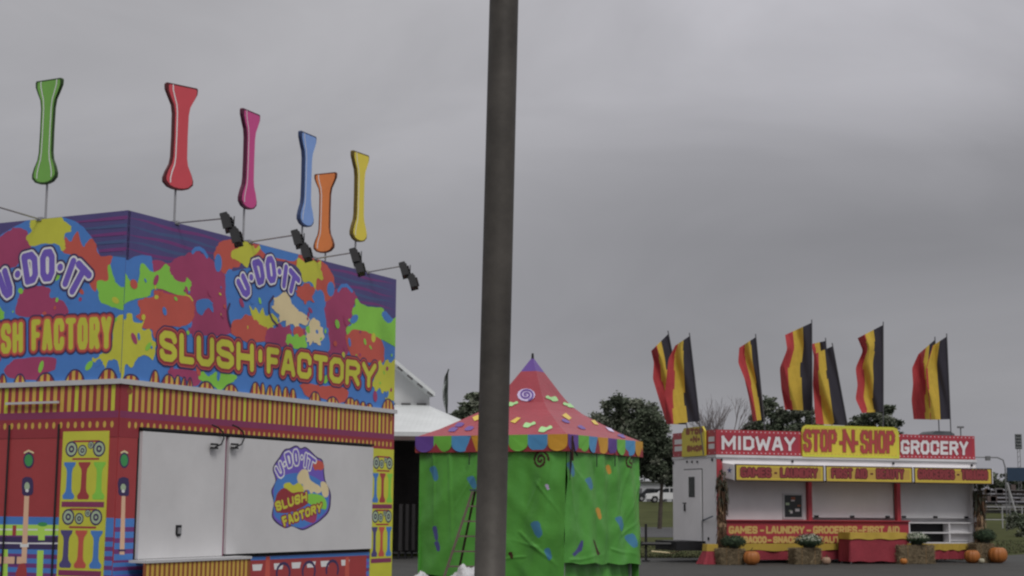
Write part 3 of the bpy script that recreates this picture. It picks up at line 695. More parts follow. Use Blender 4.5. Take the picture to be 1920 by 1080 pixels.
# ================================================================== floodlights on arms
def flood(F_, base_px, end_px, lamps, label):
    bu, bv = F_.uv(*base_px); Bp = F_.W(bu, zt, -.03)
    best = None
    for i in range(40, 260):
        L = i / 100; Q = Bp + F_.n * L; x, y = proj(Q); e_ = abs(x - end_px[0])
        if best is None or e_ < best[0]: best = (e_, L)
    L = best[1]; Q = Bp + F_.n * L; y0 = proj(Q)[1]; Q.z += (y0 - end_px[1]) / FPX * (Q - CP).length
    t = thing('floodlight_arm', Bp, label, 'floodlight', 'floodlight pairs on arms')
    a = MB(); a.tube([Bp, Q], .013, steel, 8); a.box(Bp, (.09, .09, .05), steel, -AZ); a.build('arm', t)
    dp = Q.y
    for lx, ly in lamps:
        c = at_y(lx, ly, dp); R3 = Matrix.Rotation(-AZ + .5, 3, 'Z') @ Matrix.Rotation(math.radians(-16), 3, 'Y') @ Matrix.Rotation(math.radians(-10), 3, 'X')
        l = MB(); l.box(c, (.08, .18, .2), black, ax=R3)
        for dz in (-.05, 0, .05): l.box(c + R3 @ Vector((.05, 0, dz)), (.03, .15, .01), black, ax=R3)
        for sy in (-1, 1): l.box(c + R3 @ Vector((-.03, sy * .098, .02)), (.1, .012, .23), black, ax=R3)
        l.box(c + R3 @ Vector((-.03, 0, .112)), (.11, .2, .012), black, ax=R3)
        lo = l.build('lamp', t)
        g_ = MB(); g_.box(c + R3 @ Vector((-.046, 0, 0)), (.006, .16, .17), mat('lamp_glass', (.25, .26, .27), .15), ax=R3); g_.build('lens', lo)
    j = MB(); pts = [at_y(x, y, dp) for x, y in lamps]; j.tube([Q + (pts[0] - Q) * .2, pts[0] + Vector((.04, 0, .02)), pts[1]], .016, black, 6); j.tube([pts[0] + Vector((.07, 0, .1)), pts[0] + Vector((.07, 0, -.05))], .008, black, 6); j.build('bracket', t)
flood(FR, (332, 412), (424, 409), [(429, 419), (446, 446)], 'pair of black floodlights on an arm between the red and pink tube signs')
flood(FR, (470, 447), (556, 440), [(561, 450), (577, 475)], 'pair of black floodlights on an arm in front of the blue tube sign')
flood(FR, (592, 481), (664, 473), [(669, 483), (677, 503)], 'pair of black floodlights on an arm below the yellow tube sign')
flood(FR, (690, 504), (756, 498), [(761, 508), (777, 530)], 'pair of black floodlights overhanging the far end of the slush trailer')
flood(FL, (74, 406), (-28, 381), [(-34, 392), (-48, 412)], 'floodlight arm reaching out of the photo at the left edge')

# ================================================================== steel light pole in the foreground
YP = 13.0
pa, pb = at_y(945, 0, YP), at_y(918.5, 1070, YP); dv = (pa - pb) / (pa.z - pb.z)
b0 = pb + dv * (0 - pb.z); top = pb + dv * 8.6
pole = thing('light_pole', b0, 'tall dark steel light pole leaning slightly right in the foreground', 'light pole')
pmtl = mat('weathered_pole_steel', (.07, .063, .055), .6, .32, 2.4, bump=.05, bscale=12, metal=.2)
m_ = MB(); m_.tube([b0 + dv * z for z in (0.05, 2, 4, 6, 8.6)], [.13, .128, .127, .126, .123], pmtl, 40); m_.build('shaft', pole, True)
m_ = MB(); m_.box(b0 + Vector((0, 0, .02)), (.42, .42, .04), pmtl)
for a, b_ in ((-1, -1), (1, -1), (1, 1), (-1, 1)): m_.tube([b0 + Vector((a * .16, b_ * .16, .03)), b0 + Vector((a * .16, b_ * .16, .1))], .02, steel, 6)
m_.build('base_plate', pole)
m_ = MB(); m_.tube([top, top + Vector((0, 0, .06))], [.12, .05], pmtl, 20); m_.tube([top - Vector((0, 0, .2)), top + Vector((1.3, 0, .15))], .03, pmtl, 8); m_.box(top + Vector((1.5, 0, .15)), (.6, .25, .14), pmtl); m_.build('lamp_head', pole)

# ================================================================== tent
TAZ = R_(27.5); YT = 28.0
tc_ = at_y(1061, 950, YT); TC = Vector((tc_.x, tc_.y, 0))
tR = Vector((math.sin(TAZ), math.cos(TAZ), 0)); tL = Vector((-math.cos(TAZ), math.sin(TAZ), 0)); tnR = -tL; tnL = -tR
GR = Face(TC, TAZ, tnR); GL_ = Face(TC, TAZ - math.pi / 2, tnL)
LTR = GR.uv(1197, 900)[0]; LTL = GL_.uv(787, 900)[0]
ze = (GR.uv(1061, 815)[1] + GL_.uv(787, 820)[1]) / 2; zv = GR.uv(1061, 843)[1]
print('tent', LTR, LTL, 'eave', ze, zv)
tent = thing('tent', TC, 'square green-walled fair tent with a red peaked roof behind the pole', 'tent')
tgreen = mat('green_vinyl', tuple(x * 1.85 for x in lin((68, 124, 52))), .38, .08, 1.5, bump=.12, bscale=9)
tred = pm('red_vinyl', (158, 54, 66), 1.1, rough=.4, var=.08, bump=.2, scale=2); tpur = pm('purple_vinyl', (92, 62, 140), 1.25, rough=.4)
tbl = pm('light_blue_vinyl', (72, 138, 188), 1.25, rough=.4); tor = pm('orange_vinyl', (196, 142, 42), 1.25, rough=.4); tlg = pm('lime_vinyl', (104, 178, 62), 1.25, rough=.4)
pgr = pm('pale_green_vinyl', (150, 200, 130), 1.25, rough=.4); lav = pm('lavender_vinyl', (186, 172, 205), 1.25, rough=.4); tye = pm('yellow_vinyl', (205, 175, 60), 1.25, rough=.4)
dbr = pm('brown_vinyl', (64, 36, 26), 1.2, rough=.5); tdb = pm('navy_vinyl', (52, 54, 100), rough=.4); tmb = pm('mid_blue_vinyl', (54, 108, 140), 1.6, rough=.4)
zc = Vector((0, 0, 1))
def TP(a, b, z): return TC + tR * (a * LTR) + tL * (b * LTL) + zc * z
apx = at_y(996, 672, TP(.5, .5, 0).y); za = apx.z
ov = .022
prof = [(0, 1), (.1, .80), (.23, .6), (.33, .45), (.43, .345), (.55, .265), (.69, .185), (.83, .105), (.93, .05), (1, .012)]
def rad(h):
    for (h0, r0), (h1, r1) in zip(prof[:-1], prof[1:]):
        if h <= h1: return r0 + (r1 - r0) * (h - h0) / (h1 - h0)
    return .012
def roofpt(side, s_, h, o=0):
    """side 0: left-front (along b), 1: right-front (along a), 2,3 back"""
    r = rad(h) * (.5 + ov); t = (s_ * 2 - 1) * r
    a, b = {0: (.5 - r, .5 + t), 1: (.5 + t, .5 - r), 2: (.5 + r, .5 + t), 3: (.5 + t, .5 + r)}[side]
    nrm = {0: tnL, 1: tnR, 2: -tnL, 3: -tnR}[side]
    return TP(a, b, ze + (za - ze) * h) + (nrm * .8 + zc * .6) * o
cv = MB()
for sd_ in range(4):
    cv.grid(lambda s_, h: roofpt(sd_, s_, h, .0), 14, 30, lambda s_, h: tpur if h > .84 else tred)
fm = MB(); fm.tube([TP(.5, .5, za - .1), TP(.5, .5, za + .1)], [.035, .02], black, 8); fm.build('finial', tent)
# decals on the canopy, laid on its two near slopes
def inv_roof(side, px, py):
    best = None
    for i in range(0, 49):
        for j in range(0, 49):
            s_, h = i / 48, j / 48 * .84; x, y = proj(roofpt(side, s_, h)); d_ = (x - px) ** 2 + (y - py) ** 2
            if best is None or d_ < best[0]: best = (d_, s_, h)
    _, s0, h0 = best
    for k in range(5):
        st = .02 / 2 ** k; c = [(s0 + i * st, h0 + j * st) for i in (-1, 0, 1) for j in (-1, 0, 1)]
        s0, h0 = min(c, key=lambda q: (proj(roofpt(side, *q))[0] - px) ** 2 + (proj(roofpt(side, *q))[1] - py) ** 2)
    return s0, max(0.01, h0)
dc = cv
def decal(side, pts, m, o=.012):
    q = [inv_roof(side, *p) for p in pts]; dc.face([roofpt(side, s_, h, o) for s_, h in q], m)
def spiral_pts(c, r, turns=2.2, n=34):
    return [(c[0] + r * (i / n) * math.cos(turns * 2 * math.pi * i / n), c[1] + r * .8 * (i / n) * math.sin(turns * 2 * math.pi * i / n)) for i in range(n + 1)]
decal(0, [(987 + 17 * math.cos(a * .5236), 741 + 12 * math.sin(a * .5236)) for a in range(12)], lav, .012)
sp_ = spiral_pts((987, 741), 14)
for p, q in zip(sp_[:-1], sp_[1:]):
    dx, dy = q[0] - p[0], q[1] - p[1]; L = math.hypot(dx, dy) or 1; nx_, ny_ = -dy / L * 1.7, dx / L * 1.7
    decal(0, [(p[0] + nx_, p[1] + ny_), (q[0] + nx_, q[1] + ny_), (q[0] - nx_, q[1] - ny_), (p[0] - nx_, p[1] - ny_)], tpur, .018)
sn = lambda c, s_: smooth_closed([(c[0] - 14 * s_, c[1] + 5 * s_), (c[0] - 8 * s_, c[1] - 4 * s_), (c[0] + 2 * s_, c[1] - 2 * s_), (c[0] + 10 * s_, c[1] - 6 * s_), (c[0] + 14 * s_, c[1] - 1 * s_), (c[0] + 4 * s_, c[1] + 3 * s_), (c[0] - 2 * s_, c[1] + 7 * s_), (c[0] - 9 * s_, c[1] + 7 * s_)], 3)
sn2 = lambda c, s_: [(2 * c[0] - x, y) for x, y in sn(c, s_)]
decal(0, sn((993, 796), .85), pgr); decal(0, sn((1023, 804), .95), pgr); decal(0, sn((962, 757), .7), pgr)
decal(0, [(957, 791), (970, 783), (977, 784), (966, 794)], tye); decal(0, [(886, 783), (897, 778), (901, 786), (890, 790)], tye)
decal(1, sn2((1034, 747), .85), pgr); decal(1, sn2((1066, 759), .8), pgr)
decal(1, [(1053, 779), (1060, 775), (1071, 784), (1066, 788)], tye); decal(1, [(1107, 790), (1114, 788), (1122, 797), (1114, 796)], tye); decal(1, [(1134, 801), (1146, 803), (1152, 811), (1141, 808)], lav)
for c in ((850, 806), (880, 804), (862, 797), (940, 798), (925, 770)): decal(0, smooth_closed([(c[0] - 9, c[1] + 3), (c[0] - 2, c[1] - 4), (c[0] + 9, c[1] - 3), (c[0] + 3, c[1] + 3)], 3), tpur)
for c in ((1060, 790), (1090, 802), (1165, 818)): decal(1, smooth_closed([(c[0] - 8, c[1] - 2), (c[0] - 1, c[1] - 4), (c[0] + 8, c[1] + 3), (c[0], c[1] + 3)], 3), tpur)
canopy = cv.build('canopy', tent)
# scalloped valance
va_ = MB(); Hv = ze - zv + .03
cyc = [tpur, tlg, tbl, tor]
for (F_, L_, n_, oo) in ((GL_, LTL, 8, .075), (GR, LTR, 8, .075)):
    rev = F_ is GL_
    va_.slab([F_.W(-.065, ze - Hv, oo - .006), F_.W(L_ + .065, ze - Hv, oo - .006), F_.W(L_ + .065, ze + .01, oo - .012), F_.W(-.065, ze + .01, oo - .012)], F_.n * .004, dred)
    for k in range(n_):
        u0 = -.065 + (L_ + .13) * k / n_; u1 = -.065 + (L_ + .13) * (k + 1) / n_; c = (u0 + u1) / 2; hw = (u1 - u0) / 2
        idx = (3 - k) % 4 if rev else (k) % 4
        bot = [(c + hw * math.cos(a * math.pi / 10), ze - Hv * .5 - Hv * .48 * math.sin(a * math.pi / 10)) for a in range(11)]
        va_.face([F_.W(u, v, oo + .004 + .012 * math.sin(u * 9)) for u, v in [(u0, ze + .012), (u1, ze + .012)] + bot], cyc[idx])
for (F_, L_) in ((Face(TP(1, 0, 0), TAZ - math.pi / 2, -tnL), LTL), (Face(TP(0, 1, 0), TAZ, -tnR), LTR)):
    va_.slab([F_.W(-.065, ze - Hv, .07), F_.W(L_ + .065, ze - Hv, .07), F_.W(L_ + .065, ze + .01, .07), F_.W(-.065, ze + .01, .07)], F_.n * .004, tor)
va_.build('valance', tent)
# cloth walls
def wallz(F_, px, py): return F_.uv(px, py)[1]
def cloth(F_, L_, zb0, zb1, seed, creases, nu=90, nv=60, off0=0.0):
    def fn(a, b):
        zb_ = zb0 + (zb1 - zb0) * a; u = L_ * a; z = (ze - .04) + (zb_ - ze + .04) * b
        o = .05 * math.sin(u * 3.1 + seed) * b + .022 * abs(math.sin(u * 5.3 + .6 * z + seed)) ** 3 * (1 - b) + .018 * abs(math.sin(z * 3.1 + 1.7 * math.sin(u * 1.9 + seed))) ** 5 + .02 * math.sin(u * 9 + z * 1.3 + seed)
        o += .022 * (noise.noise(Vector((u * .9 + seed, z * .6, seed))) + .5 * noise.noise(Vector((u * 2.4, z * 1.6, seed + 5))) + .3 * noise.noise(Vector((u * 6, z * 4, seed))))
        for (cu, cz, du, dz, amp, wd) in creases:      # creases: soft ridges radiating from a tie point
            L = math.hypot(du, dz); t = ((u - cu) * du + (z - cz) * dz) / L; pp = abs((u - cu) * dz - (z - cz) * du) / L
            if -.1 < t < L: amp, wd = amp * .3, wd * .7; o += amp * math.exp(-(pp / wd) ** 2) * (1 - t / L) if t >= 0 else amp * math.exp(-(pp / wd) ** 2 - (t / .1) ** 2)
        return F_.W(u, z + .015 * math.sin(u * 7) * b, off0 + o)
    m = MB(); m.grid(fn, nu, nv, tgreen); return m, fn
zLb = wallz(GL_, 930, 1082); zRb0, zRb1 = wallz(GR, 1068, 1058), wallz(GR, 1195, 1058)
crL = [(.55, 1.9, .5, -.9, .05, .05), (.55, 1.9, -.5, -.6, .04, .04), (.9, 1.0, -.8, -.6, .05, .05), (1.3, 2.5, .35, -1.5, .05, .06), (.25, 2.3, .2, -1.2, .04, .05), (.6, .8, -.5, -.4, .05, .04), (.6, .8, .6, .1, .04, .04), (2.4, 2.5, -.1, -2.2, .07, .05), (2.75, 2.5, -.05, -2.0, .06, .04), (1.9, 2.0, .5, -.7, .04, .04), (.9, .6, .9, -.15, .04, .03)]
crR = [(.1, 2.0, .6, -1.4, .05, .08), (3.0, 2.6, -.9, -1.6, .06, .08), (3.3, 1.9, -1.2, -1.3, .05, .07), (.15, 2.3, .9, -.5, .04, .06), (2.2, .7, 1.2, -.15, .04, .04), (.3, .55, 1.6, .1, .04, .04), (2.6, 1.0, .8, .3, .04, .05)]
wl, fL = cloth(GL_, LTL, zLb, zLb, 1.3, crL)
wr, fR = cloth(GR, LTR, zRb0 + .02, zRb1, 4.2, crR)
bw = MB(); 
for F_, L_ in ((Face(TP(1, 0, 0), TAZ - math.pi / 2, -tnL), LTL), (Face(TP(0, 1, 0), TAZ, -tnR), LTR)):
    bw.slab([F_.W(0, .02, 0), F_.W(L_, .02, 0), F_.W(L_, ze, 0), F_.W(0, ze, 0)], F_.n * .01, tgreen)
bw.build('wall', tent)
def onwall(F_, L_, fn, z0_, z1_, name, shapes, spirals):
    """print coloured marks on the cloth itself: the cells of the wall take the colour of the mark they lie in"""
    S_ = [([F_.uv(x, y, .04) for x, y in pts], m) for pts, m in shapes]; BB = [(min(p[0] for p in q), max(p[0] for p in q), min(p[1] for p in q), max(p[1] for p in q)) for q, _ in S_]
    SP = []
    for (c, r, sy) in spirals:
        pts = [F_.uv(c[0] + r * (.1 + .9 * i / 60) * math.cos(2.0 * 6.283 * i / 60), c[1] + sy * r * (.1 + .9 * i / 60) * math.sin(2.0 * 6.283 * i / 60), .04) for i in range(61)]; SP.append(pts)
    def pick(a, b):
        u = L_ * a; zb_ = z0_ + (z1_ - z0_) * a; z = (ze - .04) + (zb_ - ze + .04) * b
        for pts in SP:
            if abs(u - pts[0][0]) < .3 and abs(z - pts[0][1]) < .3 and min((u - p[0]) ** 2 + (z - p[1]) ** 2 for p in pts) < .024 ** 2: return dbr
        for (q, m), (x0, x1, y0, y1) in zip(S_, BB):
            if x0 <= u <= x1 and y0 <= z <= y1:
                ins = False
                for k in range(len(q)):
                    (xa, ya), (xb, yb) = q[k - 1], q[k]
                    if (ya > z) != (yb > z) and u < (xb - xa) * (z - ya) / (yb - ya) + xa: ins = not ins
                if ins: return m
        return tgreen
    m = MB(); m.grid(fn, 190, 170, pick); m.build(name, tent, True)
bl_ = lambda c, rx, ry, k=0: smooth_closed([(c[0] - rx, c[1] - ry * .7), (c[0] + rx * .3, c[1] - ry), (c[0] + rx * .8, c[1] - ry * .2), (c[0] + rx, c[1] + ry * .6), (c[0] + rx * .4, c[1] + ry), (c[0] - rx * .1, c[1] + ry * .7), (c[0] - rx * .5, c[1] + ry * .1)], 3)
onwall(GL_, LTL, fL, zLb, zLb, 'wall', [(bl_((812, 888), 9, 14), tmb), (bl_((885, 905), 9, 12), tmb), (bl_((1005, 992), 12, 16), tmb), (bl_((1026, 1040), 7, 12), tmb),
    (bl_((815, 1000), 6, 14), tdb), (bl_((819, 1024), 6, 10), tdb), (bl_((954, 1043), 5, 7), dbr), (bl_((1026, 914), 4, 6), lav)], [((1013, 862), 16, 1.15)])
onwall(GR, LTR, fR, zRb0 + .02, zRb1, 'wall', [(bl_((1072, 880), 7, 15), tmb), (bl_((1105, 907), 8, 12), tmb), (bl_((1144, 881), 5, 9), tor), (bl_((1123, 963), 6, 11), tor), (bl_((1166, 981), 8, 14), tmb),
    (bl_((1184, 1015), 8, 13), tmb), ([(1093, 1012), (1096, 1012), (1095, 1030), (1081, 1045), (1078, 1040), (1087, 1028)], tdb), ([(1111, 1013), (1115, 1014), (1128, 1038), (1122, 1042)], dbr)], [((1183, 866), 10, 1.6)])
lgm = MB()
for a, b_ in ((.045, .045), (.955, .045), (.045, .955), (.955, .955)): lgm.box(TP(a, b_, (ze) / 2), (.07, .07, ze - .02), steel, -TAZ)
lgm.each('post', tent)
fs = MB(); fs.grid(lambda a, b: GR.W(.06 + (LTR - .12) * a, .03 + .62 * b, -.16 + .03 * math.sin(a * 40) * (1 - b)), 80, 4, tgreen); fs.build('inner_liner', tent, True)
fl = MB(); fl.slab([TP(.03, .03, .015), TP(.97, .03, .015), TP(.97, .97, .015), TP(.03, .97, .015)], (0, 0, .05), dgrey)
fl.build('floor_mat', tent)
# dark sheet painted as the shade in the open gap, and straps, at the near corner
st = MB()
cz = GR.W(*GR.uv(1064, 870, .13), .13)
st.slab([GR.W(0.0, zv - .02, .075), GR.W(.075, zv - .05, .08), GR.W(.05, zv - .28, .08), GR.W(.0, zv - .55, .075)], tnR * .01, dgrey)
st.tube([GR.W(.02, zv + .15, .13), GR.W(.05, zv - .02, .15), GR.W(.2, zv - .1, .13)], .016, black, 6)
st.tube([GR.W(.02, zv + .25, .12), GR.W(.03, zv - .2, .12)], .02, dbr, 6)
for x in (1119, 1153): 
    u, v = GR.uv(x, 850, .1); st.box(GR.W(u, v - .12, .1), (.02, .02, .26), dgrey)
for x in (880,): 
    u, v = GL_.uv(x, 850, .1); st.box(GL_.W(u, v - .1, .1), (.02, .02, .22), dgrey)
st.each('strap_and_gap_shade', tent)

# ================================================================== stepladder and rubbish bags by the tent
YL = 26.3
def LW(px, py, dy=0): return at_y(px, py, YL + dy)
wood = mat('weathered_ladder_wood', (.14, .11, .085), .7, .25, 6); wood2 = mat('dark_ladder_wood', (.06, .035, .03), .7, .25, 6)
ft = LW(886, 921); base = LW(833, 1080); dz_ = (ft - base); k0 = base.z / (dz_.z); fa = base - dz_ * k0
ld = thing('stepladder', (fa.x, fa.y, 0), 'wooden stepladder standing open against the green tent wall', 'ladder')
rw = Vector((.52, .1, 0)); rn = Vector((.0, .0, 0))
lm = MB(); tpL = ft; tpR = ft + Vector((.36, .05, 0)); ftL = Vector((fa.x, fa.y, 0)); ftR = ftL + Vector((.56, .08, 0))
for a, b_ in ((ftL, tpL), (ftR, tpR)):
    lm.slab([a + Vector((-.02, -.04, 0)), a + Vector((.025, -.04, 0)), a + Vector((.025, .04, 0)), a + Vector((-.02, .04, 0))], (b_ - a), wood)
lm.each('side_rail', ld)
for i in range(1, 7):
    t = i / 7; a = ftL.lerp(tpL, t); b_ = ftR.lerp(tpR, t); r_ = MB(); r_.box((a + b_) / 2, ((b_ - a).length - .03, .09, .025), wood, math.atan2((b_ - a).y, (b_ - a).x)); r_.build('step', ld)
lm = MB(); lm.box((tpL + tpR) / 2 + Vector((0, .05, .02)), (.46, .22, .03), mat('ladder_top_cap', (.04, .06, .08), .6)); lm.build('top_cap', ld)
lm = MB()
for a, b_ in ((LW(866, 1042, .7), tpL + Vector((.04, .12, 0))), (LW(866, 1042, .7) + Vector((.5, .05, 0)), tpR + Vector((-.02, .12, 0)))):
    a = a + (a - b_) * (a.z / (b_.z - a.z)); lm.slab([a + Vector((-.02, -.02, 0)), a + Vector((.02, -.02, 0)), a + Vector((.02, .02, 0)), a + Vector((-.02, .02, 0))], b_ - a, wood2)
lm.each('rear_rail', ld)
plast = mat('white_plastic_film', (.55, .55, .57), .25, .12, 8, bump=.9, bscale=14)
def lump(name, c, sx, sy, sz, m, seed, n=28):
    b = MB()
    def fn(a, t):
        th = a * 2 * math.pi; ph = t * math.pi / 2; d = Vector((math.cos(th) * math.cos(ph), math.sin(th) * math.cos(ph), math.sin(ph)))
        r = 1 + .28 * noise.noise(d * 1.8 + Vector((seed, 0, 0))) + .16 * abs(noise.noise(d * 5 + Vector((0, seed, 0)))); return Vector(c) + Vector((d.x * sx * r, d.y * sy * r, max(0, d.z * sz * r) + .006))
    b.grid(fn, n, n // 2, m); return b.build(name, None, True, loc=c)
for i, (px, py, sx, sz, lab) in enumerate([(873, 1056, .32, 0, 'largest crumpled white plastic bag at the foot of the stepladder'), (785, 1072, .24, 0, 'low crumpled white plastic bag left of the stepladder'), (920, 1068, .24, 0, 'small flat white plastic bag just behind the light pole')]):
    p = at_y(px, py, 25.2); hz = max(.12, p.z * .9); o = lump('plastic_bag', (p.x, p.y, 0), sx, .3, hz / 1.05, plast, i * 3.1); tag(o, lab, 'bag', 'white plastic bags on the asphalt')

# ================================================================== white barn behind
YB = 50.0
bx = lambda px, py, dy=0: at_y(px, py, YB + dy)
bw_ = mat('white_barn_metal', (.56, .57, .57), .5, .06, .8); broof = mat('pale_corrugated_roof', (.6, .62, .62), .45, .08, 1.0)
def corr(m, s_=12):
    nt = m.node_tree; b = nt.nodes['Principled BSDF']; tcn = nt.nodes.new('ShaderNodeTexCoord'); wv = nt.nodes.new('ShaderNodeTexWave'); wv.inputs['Scale'].default_value = s_ / 6.28 * 1.2; wv.bands_direction = 'X'
    nt.links.new(tcn.outputs['Object'], wv.inputs['Vector']); bp = nt.nodes.new('ShaderNodeBump'); bp.inputs['Strength'].default_value = .12; bp.inputs['Distance'].default_value = .03
    nt.links.new(wv.outputs[0], bp.inputs['Height']); nt.links.new(bp.outputs[0], b.inputs['Normal'])
corr(bw_); corr(broof)
t0, t1 = bx(700, 763, -.02), bx(802, 766, -.02); ec = bx(806, 738); rdg = bx(640, 600); lx = ec.x - 2 * (ec.x - rdg.x)
barn = thing('barn', (rdg.x, YB, 0), 'white metal barn with gable end and lean-to roof behind the slush trailer', 'barn')
b = MB(); b.slab([(lx, YB, 0), (ec.x, YB, 0), (ec.x, YB, ec.z), (rdg.x, YB, rdg.z), (lx, YB, ec.z)], (-9, 22, 0), bw_); b.build('wall', barn)
b = MB()
sl_ = (rdg - ec).normalized()
e1 = Vector((ec.x, YB - .5, ec.z)) - Vector((sl_.x, 0, sl_.z)) * .25 + zc * .03; r1 = Vector((rdg.x, YB - .5, rdg.z)) + zc * .03
b.slab([e1, r1, r1 + zc * .13, e1 + zc * .13], (-9.4, 23, 0), broof)
e2 = Vector((2 * rdg.x - e1.x, e1.y, e1.z)); b.slab([e2, r1, r1 + zc * .13, e2 + zc * .13], (-9.4, 23, 0), broof)
rf = b.build('roof', barn)
b = MB(); L = (r1 - e1).length
for i in range(int(L / .42)):
    p = e1.lerp(r1, (i + .5) * .42 / L) - zc * .04; b.box(p + Vector((0, .08, 0)), (.2, .14, .08), mat('roof_rib_dark', (.1, .1, .1), .7), ax=Matrix.Rotation(-math.atan2(r1.z - e1.z, r1.x - e1.x), 3, 'Y'))
for i in range(40):
    x = t1.x - .2 - i * .5
    if x > lx: b.box((x, YB - .12, t1.z + .14), (.3, .1, .05), MATS['roof_rib_dark'])
b.each('rib', rf)
# lean-to: slopes towards the camera
f0, f1 = at_y(690, 817, YB - 6), at_y(866, 787, YB - 1.2); f1b = at_y(875, 826, YB - 6)
b = MB(); A_ = [Vector((lx, YB - .03, t1.z)), Vector((t1.x, YB - .03, t1.z)), Vector((f1b.x, YB - 6, f0.z)), Vector((lx, YB - 6, f0.z))]
b.slab(A_, (0, 0, .12), broof)
hip = Vector((f1.x + 1.2, YB + 1.2, f0.z + .2)); b.slab([A_[1] + Vector((.003, .3, 0)), A_[2] + Vector((.003, 0, 0)), hip], (0, 0, .12), broof)
b.slab([Vector((lx, YB - 6.02, f0.z - .12)), Vector((f1b.x, YB - 6.02, f0.z - .12)), Vector((f1b.x, YB - 6.02, f0.z - .002)), Vector((lx, YB - 6.02, f0.z - .002))], (0, .1, 0), mat('faded_brown_fascia', (.1, .07, .065), .7))
b.build('porch_roof', barn)
b = MB()
for x in np.linspace(lx, f1b.x - 3.6, 4): b.box((x, YB - 5.9, (f0.z - .25) / 2), (.15, .15, f0.z - .27), mat('grey_post', (.15, .15, .16), .7))
b.each('post', barn)
b = MB(); b.slab([(lx + .1, YB - .06, .05), (f1b.x - .1, YB - .06, .05), (f1b.x - .1, YB - .06, f0.z + .1), (lx + .1, YB - .06, f0.z + .1)], (0, .04, 0), mat('painted_porch_shade', (.055, .05, .052), .8, .2))  # dark sheets: the shade inside the open lean-to is put into their colour
b.slab([(f1b.x - .1, YB - 5.6, .05), (f1b.x - .1, YB - .1, .05), (f1b.x - .1, YB - .1, f0.z - .02), (f1b.x - .1, YB - 5.6, f0.z - .02)], (-.05, 0, 0), MATS['painted_porch_shade'])
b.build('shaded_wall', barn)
for i in range(3):
    p = at_y(752 + i * 12, 1000, 44.5 + i * .35); tb = thing('folding_table', (p.x, p.y, 0), ['folded table upright under the barn roof, left', 'folded table upright under the barn roof, middle', 'folded table upright under the barn roof, right'][i] + ' of three', 'table', 'folded tables under the barn roof')
    q = MB(); q.box((p.x, p.y, .9), (.09, .6, 1.3), mat('grey_laminate', (.022, .02, .021), .6)); q.build('tabletop', tb)
    q = MB(); q.tube([(p.x - .05, p.y - .2, .01), (p.x - .05, p.y - .2, .5)], .02, black, 6); q.tube([(p.x - .05, p.y + .2, .01), (p.x - .05, p.y + .2, .5)], .02, black, 6); q.each('leg', tb)
# furled banner flag
pt0, pt1 = at_y(839, 692, 60), at_y(837, 800, 60)
ff = thing('furled_flag', (pt1.x, 60, 0), 'tall furled grey banner flag on a thin pole beside the barn', 'flag')
q = MB(); q.tube([(pt1.x, 60, 0), (pt1.x, 60, pt0.z - .2), (pt1.x + .06, 60, pt0.z)], .03, mat('pole_dark', (.05, .06, .055), .5), 6); q.build('pole', ff)
q = MB(); cg = mat('grey_green_cloth', (.1, .115, .105), .8, .3, 8); cl = mat('pale_cloth', (.4, .42, .42), .8)
n_ = 40; zb_ = pt1.z + .2
q.grid(lambda a, b_: Vector((pt1.x + .05 - (.24 * min(1, b_ * 2.2) * (1 - b_ ** 6) * (.93 + .07 * math.sin(b_ * 23)) * a), 60 - .07 + .1 * math.sin(a * 7 + b_ * 20), zb_ + (pt0.z - zb_) * (b_ if True else 0))), 6, n_, lambda a, b_: cl if a > .7 else cg)
q.build('banner', ff)

# ================================================================== trees
LEAF = [mat('leaf_dark', (.058, .074, .046), .85, .3, 1), mat('leaf_mid', (.092, .114, .072), .85, .3, 1), mat('leaf_light', (.16, .172, .13), .85, .3, 1)]
bark = mat('bark', (.07, .055, .045), .9, .3, 4)
def crown(name, blobs, n, ls, parent, seed):
    rnd = random.Random(seed); m = MB(); vol = [rx * ry * rz for _, (rx, ry, rz) in blobs]; tv = sum(vol)
    for (c, (rx, ry, rz)), v_ in zip(blobs, vol):
        nn = int(n * v_ / tv); cl = [(Vector((rnd.gauss(0, 1), rnd.gauss(0, 1), rnd.gauss(0, 1))).normalized() * rnd.uniform(.55, 1.02)) for _ in range(max(14, int(40 * (v_ / tv) ** .5)))]
        for i in range(nn):
            k = rnd.randrange(len(cl)); d = cl[k] + Vector((rnd.gauss(0, .13), rnd.gauss(0, .13), rnd.gauss(0, .12)))
            p = Vector(c) + Vector((d.x * rx, d.y * ry, d.z * rz)); s_ = ls * rnd.uniform(.6, 1.5)
            a = Vector((rnd.gauss(0, 1), rnd.gauss(0, 1), rnd.gauss(0, .6))).normalized(); b_ = a.cross(Vector((rnd.gauss(0, 1), rnd.gauss(0, 1), rnd.gauss(0, 1)))).normalized()
            t = (k * 7 % 3 + (rnd.random() < .3)) % 3
            m.face([p - a * s_, p - b_ * s_ * .5, p + a * s_, p + b_ * s_ * .5], LEAF[t])
    return m.build(name, parent)
